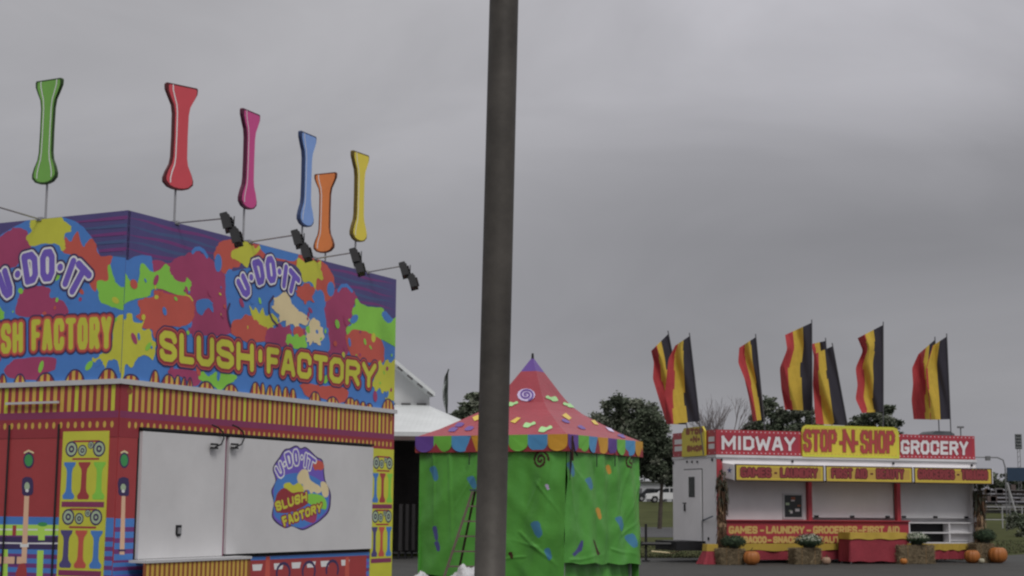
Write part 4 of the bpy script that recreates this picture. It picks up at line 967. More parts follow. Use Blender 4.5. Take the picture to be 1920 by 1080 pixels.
def tree(px, base_z, Y, blobs_px, n, ls, label, seed, trunk_r=.24):
    """blobs_px: (cx, cy, rx, ry) measured in the photo, at distance Y"""
    pc = at_y(px, 900, Y); t = thing('tree', (pc.x, Y, base_z), label, 'tree', 'trees behind the fairground'); sc = Y / FPX * 1.02
    bl = []
    for i, (cx, cy, rx, ry) in enumerate(blobs_px):
        c = at_y(cx, cy, Y + (i % 3 - 1) * rx * sc * .5); bl.append((c, (rx * sc, rx * sc, ry * sc)))
    m = MB(); top = bl[0][0]; p0 = Vector((pc.x, Y, base_z - .1)); mid = Vector((pc.x + .2, Y, base_z + (top.z - base_z) * .45))
    m.tube([p0, mid, top], [trunk_r, trunk_r * .7, trunk_r * .2], bark, 8)
    for c, r in bl[1:]: m.tube([mid - zc * .4, mid.lerp(c, .5) + zc * .2, c], [trunk_r * .5, trunk_r * .3, trunk_r * .1], bark, 6)
    m.build('trunk', t); crown('crown', bl, n, ls, t, seed); return t
tree(885, 0, 92, [(888, 772, 34, 32), (860, 778, 24, 26), (905, 765, 22, 26), (850, 800, 24, 24), (900, 800, 40, 30)], 14000, .12, 'dark leafy tree between the barn and the light pole', 1)
tree(1236, 0, 112, [(1165, 785, 48, 46), (1130, 790, 34, 36), (1195, 775, 38, 38), (1220, 820, 40, 50), (1180, 840, 40, 50), (1245, 850, 32, 46), (1150, 760, 24, 20), (1235, 858, 40, 42), (1208, 850, 34, 42), (1252, 872, 30, 36), (1190, 830, 40, 50), (1222, 868, 26, 32)], 60000, .125, 'largest broad dark tree standing between the tent and the grocery trailer', 2, .17)
tree(1440, 0, 120, [(1445, 785, 30, 36), (1455, 762, 14, 20), (1415, 800, 34, 26), (1470, 800, 30, 30), (1440, 830, 50, 34), (1400, 835, 30, 26)], 18000, .12, 'dark evergreen tree between the third flag and the tallest left flag', 3)
tree(1505, 0, 118, [(1505, 790, 28, 26), (1488, 780, 18, 18), (1528, 790, 18, 22), (1508, 830, 40, 34)], 13000, .12, 'dark tree behind the middle pair of flags', 4)
tree(1640, 0, 118, [(1640, 792, 34, 28), (1662, 780, 22, 22), (1612, 798, 26, 20), (1675, 802, 18, 18), (1642, 830, 46, 32)], 15000, .12, 'dark tree behind the flag right of the yellow sign', 5)
# bare tree
bt = at_y(1350, 900, 95); t = thing('bare_tree', (bt.x, 95, 0), 'leafless grey tree between the left flags', 'tree', 'trees behind the fairground')
m = MB(); rnd = random.Random(5)
def branch(p, d, L, r, k):
    q = p + d * L; m.tube([p, q], [r, r * .65], mat('grey_bark', (.16, .14, .14), .9), 5, False)
    if k == 0: return
    for i in range(3 if k > 1 else 2):
        nd = (d + Vector((rnd.uniform(-.5, .5), rnd.uniform(-.5, .5), rnd.uniform(-.05, .25)))).normalized(); branch(p + d * L * rnd.uniform(.6, 1), nd, L * rnd.uniform(.62, .82), r * .6, k - 1)
branch(Vector((bt.x, 95, 0)), Vector((0, 0, 1)), 2.7, .16, 6); m.build('trunk', t)
# round bush at the right edge
bc = at_y(1912, 977, 90)
bs = MB(); cr_ = crown('bush', [((bc.x, 90, .72), (.82, .8, .72)), ((bc.x + .5, 90.2, .6), (.6, .6, .58))], 3400, .07, None, 9); tag(cr_, 'round clipped dark bush on the grass at the right edge', 'bush')

# ================================================================== grocery trailer
GAZ = R_(71.0); YG = 43.0
g0 = at_y(1344, 950, YG); GC = Vector((g0.x, g0.y, 0))
gd = Vector((math.sin(GAZ), math.cos(GAZ), 0)); gn = Vector((math.cos(GAZ), -math.sin(GAZ), 0)); ge = -gn
GF = Face(GC, GAZ, gn); GE = Face(GC, GAZ - math.pi / 2, -gd)
LG = GF.uv(1832, 950)[0]; LE = GE.uv(1262, 950)[0]
zE = (GF.uv(1345, 857)[1] + GF.uv(1830, 867)[1]) / 2
print('grocery', LG, LE, 'eave', zE, 'base', GF.uv(1400, 1055), 'signtop', GF.uv(1345, 806), GF.uv(1826, 817))
gt = thing('grocery_trailer', GC, 'white and red grocery stand trailer under a row of red yellow black flags', 'trailer')
gred = pm('bright_red_enamel', (134, 40, 48), 1.85, rough=.4); gyel = pm('yellow_sign_enamel', (164, 150, 44), 1.85, rough=.45); gamb = pm('amber_sign_enamel', (150, 122, 52), 1.85, rough=.45)
gmar = pm('maroon_letter_vinyl', (78, 28, 31), 1.7); gwhite = mat('trailer_white', (.77, .75, .76), .4, .05, 1.2, bump=.02); gshade = mat('grey_white_panel', (.74, .73, .74), .5, .05, 1.5); sw = mat('sign_white', (.66, .65, .66), .45, .05)
gold = pm('pale_gold_letter_vinyl', (160, 132, 76), 1.85); bulb = mat('bulb_glass', (.62, .45, .5), .3)
def GB(a, b, z): return GC + gd * a + ge * b + zc * z
def gblk(mb, a0, a1, b0, b1, z0, z1, m): mb.slab([GB(a0, b0, z0), GB(a1, b0, z0), GB(a1, b1, z0), GB(a0, b1, z0)], (0, 0, z1 - z0), m)
zc0 = GF.uv(1500, 977)[1]; zbk = .38          # counter height, underside
b = MB(); gblk(b, 0, LG, .35, LE, zbk, zE, gwhite); gblk(b, 0, LG, .0, .35, zE - .62, zE, gwhite); gblk(b, 0, .12, 0, .35, zbk, zE - .62, gwhite); gblk(b, LG - .12, LG, 0, .35, zbk, zE - .62, gwhite)
gblk(b, .12, LG - .12, 0.002, .35, zbk, .55, gred)
gblk(b, -.02, LG + .02, -.03, LE + .02, zE, zE + .07, wtrim)
b.build('body', gt)
b = MB(); b.slab([GF.W(-.025, zE - .045, .0), GF.W(LG + .03, zE - .045, .0), GF.W(LG + .03, zE - .015, 0), GF.W(-.025, zE - .015, 0)], gn * .035, steel)
b.slab([GF.W(0, zbk + .2, .002), GF.W(.17, zbk + .2, .002), GF.W(.17, zE - .05, .002), GF.W(0, zE - .05, .002)], gn * .02, gred)
b.build('corner_trim', gt)
# openings: grey roller panels between red posts
xs = [1360, 1518, 1684, 1830]; us = [GF.uv(x, 940)[0] for x in xs]
for i in range(3):
    b = MB(); u0, u1 = us[i] + .06, us[i + 1] - .06
    b.slab([GF.W(u0, zc0 + (.02 if i == 0 else .1), -.348), GF.W(u1, zc0 + (.02 if i == 0 else .1), -.348), GF.W(u1, zE - .6, -.348), GF.W(u0, zE - .6, -.348)], gn * (.2 if i else .25), gshade)
    po = b.build('window_shutter', gt)
    if i:
        q = MB()
        for a in (.08, .5, .92): u = u0 + (u1 - u0) * a; q.box(GF.W(u, zc0 + .13, -.13), (.12, .05, .06), black, math.pi / 2 - GAZ)
        q.each('latch', po)
b = MB()
for i in (1, 2):
    b.slab([GF.W(us[i] - .06, zc0, -.1), GF.W(us[i] + .06, zc0, -.1), GF.W(us[i] + .06, zE - .61, -.1), GF.W(us[i] - .06, zE - .61, -.1)], gn * .14, gred)
b.each('red_post', gt)
b = MB(); u0, u1 = GF.uv(1470, 950)[0], GF.uv(1509, 950)[0]; v0, v1 = GF.uv(1490, 973)[1], GF.uv(1490, 925)[1]
b.slab([GF.W(u0, v0, -.1), GF.W(u1, v0, -.1), GF.W(u1, v1, -.1), GF.W(u0, v1, -.1)], gn * .03, wtrim)
wf = b.build('window', gt)
b = MB(); b.slab([GF.W(u0 + .06, v0 + .05, -.07), GF.W(u1 - .06, v0 + .05, -.07), GF.W(u1 - .06, v1 - .05, -.07), GF.W(u0 + .06, v1 - .05, -.07)], gn * .008, mat('dark_glass', (.03, .035, .035), .15))
for k in range(7):
    rx_ = random.uniform(u0 + .12, u1 - .12); rz_ = random.uniform(v0 + .12, v1 - .1); b.box(GF.W(rx_, rz_, -.06), (random.uniform(.05, .14), .006, random.uniform(.04, .1)), [sw, greyp, brown][k % 3], math.pi / 2 - GAZ)
b.build('pane', wf)
# counter front with lettering
uR = GF.uv(1702, 1000)[0]; b = MB()
b.slab([GF.W(.17, .56, -.1), GF.W(uR, .56, -.1), GF.W(uR, zc0, -.1), GF.W(.17, zc0, -.1)], gn * .16, gred)
b.slab([GF.W(.17, zc0, -.1), GF.W(uR, zc0, -.1), GF.W(uR, zc0, .14), GF.W(.17, zc0, .14)], (0, 0, .03), gred)
cf = b.build('counter_front', gt)
b = MB(); P = Paint(GF, b, .06, None); fpx = lambda x, y: GF.uv(x, y, .06)
P.fn = fpx
q = word('GAMES', (1367, 987), (1420, 987), (1420, 1000), (1367, 1000)) + word('-', (1425, 988), (1433, 988), (1433, 1000), (1425, 1000)) + word('LAUNDRY', (1437, 987), (1508, 987), (1508, 1000), (1437, 1000)) + word('-', (1512, 988), (1521, 988), (1521, 1000), (1512, 1000)) + word('GROCERIES', (1525, 987), (1607, 987), (1607, 1000), (1525, 1000)) + word('-', (1609, 988), (1617, 988), (1617, 1000), (1609, 1000)) + word('FIRST AID', (1618, 987), (1686, 987), (1686, 1000), (1618, 1000))
q += word('TOBACCO', (1377, 1006), (1437, 1006), (1437, 1018), (1377, 1018)) + word('-', (1439, 1007), (1447, 1007), (1447, 1018), (1439, 1018)) + word('SNACKS', (1450, 1006), (1505, 1006), (1505, 1018), (1450, 1018)) + word('-', (1508, 1007), (1518, 1007), (1518, 1018), (1508, 1018)) + word('BEAUTY', (1524, 1006), (1586, 1006), (1586, 1018), (1524, 1018))
P.text(q, .017, [(.012, gamb), (0, gold)], .012); b.build('lettering', cf)
# shelves at the right
b = MB()
b.slab([GF.W(uR + .03, .56, -.3), GF.W(LG - .13, .56, -.3), GF.W(LG - .13, zc0 - .02, -.3), GF.W(uR + .03, zc0 - .02, -.3)], gn * .02, dgrey)
for z in (zc0 - .03, GF.uv(1760, 999)[1], GF.uv(1760, 1018)[1]): b.slab([GF.W(uR + .03, z - .02, -.28), GF.W(LG - .13, z - .02, -.28), GF.W(LG - .13, z + .02, -.28), GF.W(uR + .03, z + .02, -.28)], gn * .3, sw)
for u in (uR + .03, LG - .2, LG - 1.0): b.slab([GF.W(u, .56, -.28), GF.W(u + .05, .56, -.28), GF.W(u + .05, zc0 - .05, -.28), GF.W(u, zc0 - .05, -.28)], gn * .29, sw)
b.slab([GF.W(LG - .98, .6, -.27), GF.W(LG - .2, .6, -.27), GF.W(LG - .2, zc0 - .06, -.27), GF.W(LG - .98, zc0 - .06, -.27)], gn * .1, gshade)
b.build('shelf', gt)
# skirt: yellow valance over red cloth
ycl = pm('yellow_cloth', (140, 116, 40), 1.8, rough=.8, var=.1); rcl = pm('red_cloth', (112, 32, 42), 1.8, rough=.8, var=.12, bump=.3)
zy1 = GF.uv(1500, 1019)[1]; zy0 = GF.uv(1500, 1032)[1]
b = MB()
for (ua, ub) in ((.2, uR + .2), (uR + .2, LG - .02)):
    b.grid(lambda a, c: GF.W(ua + (ub - ua) * a, zy1 - .0 - (zy1 - zy0) * c - .02 * math.sin(a * 31) * c, .10 + .02 * math.sin(a * 60)), 60, 2, ycl)
    b.grid(lambda a, c: GF.W(ua + (ub - ua) * a, zy0 + .02 - (zy0 - .08) * c, .07 + .015 * (math.sin(a * 40 + 1) + .5 * math.sin(a * 91)) * (.3 + c)), 90, 4, rcl)
b.build('skirt', gt, True)
# draped table in front
ua, ub = GF.uv(1594, 1020, .9)[0], GF.uv(1700, 1020, .9)[0]; zt_ = GF.uv(1640, 999, .9)[1]; zt1 = GF.uv(1640, 1011, .9)[1]
tb = thing('draped_table', GF.W((ua + ub) / 2, 0, .6), 'low table under a red cloth with yellow top trim before the red counter', 'table')
b = MB(); b.slab([GF.W(ua, zt_ - .03, .3), GF.W(ub, zt_ - .03, .3), GF.W(ub, zt_ - .03, .9), GF.W(ua, zt_ - .03, .9)], (0, 0, .025), gamb); b.build('tabletop', tb)
b = MB()
for u in (ua + .05, ub - .05):
    for o in (.35, .84): b.box(GF.W(u, (zt_ - .03) / 2, o), (.04, .04, zt_ - .035), steel)
b.each('leg', tb)
def drape(u0, u1, o0, o1, z1, z0, amp, m, b, n=120):
    L = (u1 - u0) + 2 * (o1 - o0)
    def fn(a, c):
        s_ = a * L; z = z1 + (z0 - z1) * c; wv = amp * .5 * (math.sin(s_ * 9 + 2 * math.sin(s_ * 3)) + .3 * math.sin(s_ * 25)) * c + amp * .8 * c
        if s_ < o1 - o0: return GF.W(u0 - wv, z, o0 + s_)
        if s_ < o1 - o0 + u1 - u0: return GF.W(u0 + s_ - (o1 - o0), z + .015 * math.sin(s_ * 9) * c, o1 + wv)
        return GF.W(u1 + wv, z, o1 - (s_ - (o1 - o0) - (u1 - u0)))
    b.grid(fn, n, 8, m)
b = MB(); drape(ua, ub, .3, .91, zt_ - .01, .07, .035, rcl, b); b.build('cloth_skirt', tb, True)
b = MB(); drape(ua - .01, ub + .01, .3, .93, zt_ + .005, zt1, .02, ycl, b); b.slab([GF.W(ua - .01, zt_, .3), GF.W(ub + .01, zt_, .3), GF.W(ub + .01, zt_, .93), GF.W(ua - .01, zt_, .93)], (0, 0, .006), ycl); b.build('cloth_topper', tb)
# awning boxes
zA1, zA0 = GF.uv(1500, 873, .75)[1], GF.uv(1500, 902, .75)[1]
ax_ = [GF.uv(x, 890, .75)[0] for x in (1380, 1545, 1711, 1860)]
print('awn', zA0, zA1, ax_)
words = [('GAMES', 'LAUNDRY'), ('FIRST AID', 'BEAUTY'), ('GROCERIES', 'TOBACCO')]
spans = [((1389, 1446), (1463, 1533)), ((1559, 1626), (1643, 1695)), ((1721, 1790), (1803, 1852))]
for i in range(3):
    u0, u1 = ax_[i] + (.0 if i == 0 else .07), ax_[i + 1] - .02
    b = MB(); b.slab([GF.W(u0, zA0, .69), GF.W(u1, zA0, .69), GF.W(u1, zA1, .69), GF.W(u0, zA1, .69)], gn * .06, gamb)
    b.slab([GF.W(u0 + .0, zA1 - .035, .002), GF.W(u1, zA1 - .035, .002), GF.W(u1, zA1 - .035, .689), GF.W(u0, zA1 - .035, .689)], (0, 0, .03), gwhite)
    if i == 0: b.slab([GF.W(u0 - .03, zA1 + .06, .002), GF.W(u0 - .03, zA1, .7), GF.W(u0 - .03, zA0, .7), GF.W(u0 - .03, zA0 + .1, .002)], gd * .02, gwhite); CK = Face(GF.W(u0 - .032, 0, 0), math.atan2(gn.x, gn.y), -gd); cku = CK.uv(1368, 882)
    if i: b.slab([GF.W(u0 - .09, zA0 + .02, .7), GF.W(u0 - .01, zA0 + .02, .7), GF.W(u0 - .01, zA1, .7), GF.W(u0 - .09, zA1, .7)], gn * .04, sw)
    if i == 2: b.slab([GF.W(u1 + .01, zA0, .1), GF.W(u1 + .01, zA0, .74), GF.W(u1 + .01, zA1, .74), GF.W(u1 + .01, zA1, .1)], gd * .05, sw)
    e_ = .014
    for (a0, a1, c0, c1) in ((u0 - e_, u1 + e_, zA1 - .006, zA1 + e_), (u0 - e_, u1 + e_, zA0 - e_ * 1.6, zA0 + .006), (u0 - e_, u0 + .008, zA0 + .007, zA1 - .007), (u1 - .008, u1 + e_, zA0 + .007, zA1 - .007)):
        b.slab([GF.W(a0, c0, .688), GF.W(a1, c0, .688), GF.W(a1, c1, .688), GF.W(a0, c1, .688)], gn * .068, dgrey)
    ao = b.build('awning', gt)
    b = MB(); P = Paint(GF, b, .75, None); P.fn = lambda x, y: GF.uv(x, y, .75)
    m_ = .05; hH = zA1 - zA0
    P.strokes([[(u0 + m_, zA0 + m_), (u1 - m_, zA0 + m_), (u1 - m_, zA1 - m_), (u0 + m_, zA1 - m_), (u0 + m_, zA0 + m_)]], .016, gyel, .014)
    for wd_, (xa, xb) in zip(words[i], spans[i]):
        y0 = 877 + (xa - 1389) * .0105 - .5; y1 = y0 + 19
        ca, cb = GF.uv(xa, y0, .75), GF.uv(xb, y1, .75)
        Q = word(wd_, (ca[0], ca[1]), (cb[0], ca[1]), (cb[0], cb[1]), (ca[0], cb[1]), .06); fo = P.fn; P.fn = lambda x, y: (x, y); P.text(Q, .027, [(.026, gmar), (.0, pm('maroon_letter_face', (112, 42, 46), 1.85))], .012); P.fn = fo
    c = GF.uv((spans[i][0][1] + spans[i][1][0]) / 2, 887 + i * 1.6, .75); P.uvpoly([(c[0] - .045, c[1] - .025), (c[0] + .045, c[1] - .025), (c[0] + .045, c[1] + .025), (c[0] - .045, c[1] + .025)], gmar)
    b.build('lettering', ao)
# roof sign boards
def bulbs(P, u0, u1, v, n, m):
    o = P.layer()
    for k in range(n):
        u = u0 + (u1 - u0) * k / (n - 1); P.uvpoly([(u + .022 * math.cos(a * 1.047), v + .022 * math.sin(a * 1.047)) for a in range(6)], m, o)
zS = (GF.uv(1345, 806)[1] + GF.uv(1826, 817)[1]) / 2; zSb = zE + .08
us0, us1, us2, us3 = 0.0, GF.uv(1503, 830)[0], GF.uv(1684, 830)[0], LG
idf = lambda x, y: (x, y)
def sboard(u0, u1, z0, z1, m, thk, o0, rounded=0):
    b = MB(); r = rounded
    pts = [(u0, z0), (u1, z0), (u1, z1 - r)] + ([(u1 - r * .3, z1 - r * .3), (u1 - r, z1), (u0 + r, z1), (u0 + r * .3, z1 - r * .3)] if r else [(u1, z1), (u0, z1)]) + ([(u0, z1 - r)] if r else [])
    b.slab([GF.W(u, v, o0) for u, v in pts], gn * thk, m); return b
for (u0, u1, txt, xa, xb, ya, yb, lab) in ((us0, us1 - .01, 'MIDWAY', 1353, 1491, 817, 843, 'red sign board at left of the roof'), (us2 + .01, us3, 'GROCERY', 1689, 1815, 825, 851, 'red sign board at right of the roof')):
    b = sboard(u0, u1, zSb, zS, gred, .05, -.06); P = Paint(GF, b, -.01, None, idf); 
    P.uvpoly([(u0 + .1, zSb + .1), (u1 - .1, zSb + .1), (u1 - .1, zS - .1), (u0 + .1, zS - .1)], pm('crimson_enamel', (126, 38, 50), 1.85))
    bulbs(P, u0 + .05, u1 - .05, zS - .05, 20, bulb); bulbs(P, u0 + .05, u1 - .05, zSb + .05, 20, bulb)
    so_ = tag(b.build('sign_board', gt), lab)
    b = MB(); P = Paint(GF, b, .0, None); P.off = .003
    P.text(word(txt, (xa, ya), (xb, ya + 3), (xb, yb + 2.5), (xa, yb)), .042, [(.016, dred), (0, sw)], .014, True); b.build('lettering', so_)
zY = GF.uv(1595, 799)[1]
b = sboard(us1, us2, zSb - .02, zY, gyel, .06, -.01, .16); P = Paint(GF, b, .05, None, idf)
lm_ = pm('lime_edge', (150, 158, 44), 1.85); k_ = .035
P.strokes([[(us1 + k_, zSb + .02), (us2 - k_, zSb + .02), (us2 - k_, zY - .16), (us2 - .15, zY - k_), (us1 + .15, zY - k_), (us1 + k_, zY - .16), (us1 + k_, zSb + .02)]], .02, lm_, .015)
bulbs(P, us1 + .12, us2 - .12, zY - .09, 26, gamb); bulbs(P, us1 + .12, us2 - .12, zSb + .06, 26, gamb)
so_ = tag(b.build('sign_board', gt), 'tall yellow sign board in the middle of the roof')
b = MB(); P = Paint(GF, b, .06, None)
P.text(word('STOP', (1507, 806), (1568, 807), (1568, 846), (1507, 846)) + word('N', (1581, 806), (1602, 807), (1602, 847), (1581, 847)) + word('SHOP', (1614, 808), (1677, 809), (1677, 849), (1614, 849)) + word('-', (1574, 824), (1584, 824), (1584, 836), (1574, 836)) + word('-', (1599, 824), (1609, 824), (1609, 836), (1599, 836)), .038, [(.022, brown), (.0, red)], .013, True)
b.build('lettering', so_)
b = MB(); gblk(b, .1, .14, .1, LE - .1, zE + .07, zS - .1, steel); gblk(b, .1, LG - .1, .12, .16, zE + .07, zS - .15, steel); b.build('sign_frame', gt)
# end face signs
b = MB(); b.slab([GE.W(0.0, zSb, -.06), GE.W(LE, zSb, -.06), GE.W(LE, zS, -.06), GE.W(0.0, zS, -.06)], -gd * .055, gred); P = Paint(GE, b, -.005, None, idf)
bulbs(P, .1, LE - .05, zS - .05, 9, bulb); bulbs(P, .1, LE - .05, zSb + .05, 9, bulb); o_ = P.layer()
ue0, ue1 = GE.uv(1325, 830)[0], GE.uv(1282, 830)[0]
for (a0, a1) in ((.12, ue0 - .1), (ue1 + .1, LE - .12)):
    for vv in (zSb + .16, zSb + .36): P.uvpoly([(a0, vv), (a1, vv), (a1, vv + .14), (a0, vv + .14)], sw, o_)
b.slab([GE.W(ue0, zSb - .02, .01), GE.W(ue1, zSb - .02, .01), GE.W(ue1, zS - .02, .01), GE.W(ue1 - .15, zS + .12, .01), GE.W(ue0 + .15, zS + .12, .01), GE.W(ue0, zS - .02, .01)], -gd * .05, gyel)
so_ = tag(b.build('sign_board', gt), 'end sign board with small yellow plate')
b = MB(); P = Paint(GE, b, .06, None)
P.text(word('STOP', (1286, 804), (1318, 803), (1318, 814), (1286, 815)) + word('-N-', (1294, 818), (1312, 817), (1312, 829), (1294, 830)) + word('SHOP', (1288, 836), (1318, 835), (1318, 846), (1288, 847)), .03, [(.012, brown)], .014)
b.build('lettering', so_)
# door on the end face
dz0, dz1 = GE.uv(1300, 1018)[1], GE.uv(1300, 881)[1]; du0, du1 = GE.uv(1317, 950)[0], GE.uv(1284, 950)[0]
b = MB(); b.slab([GE.W(du0 - .03, dz0 - .03, 0), GE.W(du1 + .03, dz0 - .03, 0), GE.W(du1 + .03, dz1 + .03, 0), GE.W(du0 - .03, dz1 + .03, 0)], -gd * .012, mat('door_seal', (.08, .08, .085), .7))
b.slab([GE.W(du0, dz0, .01), GE.W(du1, dz0, .01), GE.W(du1, dz1, .01), GE.W(du0, dz1, .01)], -gd * .03, gwhite); do = b.build('door', gt)
b = MB(); wu0, wu1 = GE.uv(1305, 910)[0], GE.uv(1294, 910)[0]; wz0, wz1 = GE.uv(1300, 932)[1], GE.uv(1300, 894)[1]
b.slab([GE.W(wu0, wz0, .04), GE.W(wu1, wz0, .04), GE.W(wu1, wz1, .04), GE.W(wu0, wz1, .04)], -gd * .01, MATS['dark_glass']); b.build('window', do)
b = MB(); hu, hz = GE.uv(1287, 952); b.box(GE.W(hu, hz, .06), (.05, .05, .2), black); b.box(GE.W(hu + .03, hz + .13, .05), (.2, .02, .03), black, math.pi / 2 - GAZ + math.pi / 2); b.build('handle', do)
b = MB()
for x in (1289, 1298, 1308): u, v = GE.uv(x, 866); b.box(GE.W(u, v, .01), (.05, .05, .06), black)
for x, y in ((1262, 868), (1336, 862), (1329, 1010)): u, v = GE.uv(x, y); b.box(GE.W(min(max(u, .06), LE - .06), v, .01), (.05, .06, .08), black)
for x, y in ((1353, 862), (1486, 865), (1675, 869), (1822, 873)): u, v = GF.uv(x, y, .02); b.box(GF.W(u, v, .02), (.05, .05, .07), black)
b.each('marker_light', gt)
b = MB(); P = Paint(CK, b, .003, None); c = (max(.2, min(.5, cku[0])), cku[1])
P.uvpoly([(c[0] + (.17 if a % 2 == 0 else .06) * math.sin(a * .628), c[1] + (.1 if a % 2 == 0 else .035) * math.cos(a * .628)) for a in range(10)], teal); b.build('star_emblem', gt)
for a_ in (3.4, 4.4): 
    for bb in (.25, LE - .25): b = MB(); c = GB(a_, bb, .33); b.tube([c - ge * .1, c + ge * .1], .33, rubber, 20); b.tube([c - ge * .11, c + ge * .11], .16, steel, 12); b.build('wheel', gt)
b = MB(); c = [GB(-1.7, LE / 2, .5), GB(0, LE * .25, .5), GB(0, LE * .75, .5)]
b.tube([c[0], c[1]], .05, black, 6); b.tube([c[0], c[2]], .05, black, 6); b.box(GB(-.45, LE / 2, .46), (.9, 1.4, .26), black, math.pi / 2 - GAZ)
b.tube([GB(-1.5, LE / 2, .04), GB(-1.5, LE / 2, 1.05)], .035, black, 8); b.tube([GB(-1.5, LE / 2, .02), GB(-1.5, LE / 2, .05)], .12, black, 10); b.box(GB(-1.75, LE / 2, .5), (.3, .12, .12), black, math.pi / 2 - GAZ)
b.tube([GB(-.3, LE * .3, .5), GB(-.8, LE * .4, .25), GB(-1.4, LE * .45, .3)], .02, tan, 6); b.build('tow_hitch', gt)
b = MB(); c = GF.W(GF.uv(1776, 815, -1)[0], 0, -1.2); ad = gd
b.slab([c + ad * x + zc * (zE + .06 + z) for x, z in ((-.45, 0), (.45, 0), (.4, .82), (.25, .9), (-.25, .9), (-.4, .82))], ge * .7, mat('vent_grey', (.11, .12, .13), .5)); b.build('roof_vent', gt)
b = MB(); pts = [GF.W(*GF.uv(1318, 973, .25), .25), GF.W(*GF.uv(1337, 967, .25), .25)]; u_, v_ = GE.uv(1318, 976, .25)
b.tube([GE.W(*GE.uv(1317, 976, .02), .02), GE.W(*GE.uv(1336, 968, .3), .3)], .02, mat('blue_grey_strap', (.05, .07, .1), .5), 6); b.build('hand_rail', gt)

# ================================================================== flags
fblk = pm('black_flag_cloth', (36, 34, 42), 1.8, rough=.85); fyel = pm('yellow_flag_cloth', (156, 130, 40), 1.8, rough=.8, var=.1, scale=5); fred = pm('red_flag_cloth', (138, 40, 44), 1.8, rough=.8, var=.1, scale=5)
def ipl(P, t):
    t *= len(P) - 1; i = min(int(t), len(P) - 2); f = t - i; f_ = f
    return (P[i][0] + (P[i + 1][0] - P[i][0]) * f_, P[i][1] + (P[i + 1][1] - P[i][1]) * f_)
def flag(ptop, pbot, left, depth, label, cuts=(.36, .7), fold=.12, seed=0, fyb=None):
    """ptop/pbot: pole ends in the photo; left: free edge from top to bottom"""
    Y = depth; a, b = at_y(*ptop, Y), at_y(*pbot, Y); dv = (a - b) / (a.z - b.z); root = b + dv * (zE + .07 - b.z)
    t = thing('flag', root, label, 'flag', 'red yellow black flags on the grocery trailer roof')
    q = MB(); q.tube([root, a + dv * .06], .017, mat('flag_pole', (.09, .09, .1), .4), 6); q.build('pole', t)
    q = MB(); ltop, lbot = ipl(left, 0), ipl(left, 1)
    def fn(s_, v):
        pr = (ptop[0] + (pbot[0] - ptop[0]) * v, ptop[1] + 2 + ((fyb or pbot[1]) - ptop[1] - 2) * v); l = ipl(left, v)
        l2 = ipl(left, max(0, v - .03)); l3 = ipl(left, min(1, v + .03)); l = ((l[0] * 2 + l2[0] + l3[0]) / 4, (l[1] * 2 + l2[1] + l3[1]) / 4) if 0 < v < 1 else l
        x = pr[0] + (l[0] - pr[0]) * s_; y = pr[1] + (l[1] - pr[1]) * s_
        o = fold * s_ * (math.sin(s_ * 7 + v * 5 + seed) + .5 * math.sin(s_ * 15 + v * 9 + seed * 2))
        return at_y(x, y, Y + o + .02) 
    # the pole edge of the cloth has to run straight down the pole
    q.grid(fn, 24, 34, lambda s_, v: fblk if s_ < cuts[0] + .02 * math.sin(v * 9 + seed) else (fyel if s_ < cuts[1] + .03 * math.sin(v * 7 + seed) else fred))
    q.build('cloth', t, True); return t
flag((1253, 624), (1288, 800), [(1221, 658), (1226, 680), (1224, 710), (1236, 750), (1250, 795)], 44.6, 'leftmost flag, half hidden behind its neighbour above the small yellow plate', (.4, .66), .15, 0, 796)
flag((1293, 628), (1313, 800), [(1266, 648), (1253, 674), (1250, 705), (1246, 745), (1250, 795)], 43.4, 'front flag of the left pair, with its broad black stripe nearest the lone flag', (.38, .75), .2, 1, 790)
flag((1417, 630), (1434, 803), [(1386, 652), (1384, 680), (1396, 710), (1404, 745), (1412, 790)], 44.8, 'narrow flag standing alone between the left pair and the middle flags', (.3, .65), .18, 2, 786)
flag((1522, 603), (1523, 803), [(1472, 628), (1476, 655), (1462, 690), (1465, 730), (1472, 768)], 45.2, 'upright flag just left of the leaning middle pair', (.34, .72), .2, 3, 770)
flag((1548, 637), (1560, 800), [(1522, 645), (1526, 670), (1524, 720), (1527, 760), (1530, 790)], 46.4, 'flag mostly hidden behind the leaning black flag in the middle', (.45, .8), .12, 4, 790)
flag((1561, 647), (1590, 803), [(1526, 664), (1525, 700), (1526, 730), (1527, 765), (1530, 795)], 44.4, 'leaning middle flag rising behind the yellow sign', (.42, .76), .2, 5, 798)
flag((1656, 607), (1656, 803), [(1608, 634), (1618, 658), (1604, 690), (1608, 722), (1604, 748), (1616, 774)], 46.6, 'upright flag standing alone right of the middle flags', (.38, .72), .2, 6, 772)
flag((1753, 635), (1761, 812), [(1722, 664), (1710, 690), (1712, 720), (1709, 750), (1713, 786)], 47.2, 'rear flag of the right pair, with wavy red edge', (.3, .5), .2, 7, 787)
flag((1775, 629), (1783, 812), [(1749, 648), (1736, 690), (1738, 720), (1742, 750), (1744, 787)], 46.4, 'rightmost flag, in front of its pair', (.5, .95), .14, 8, 786)

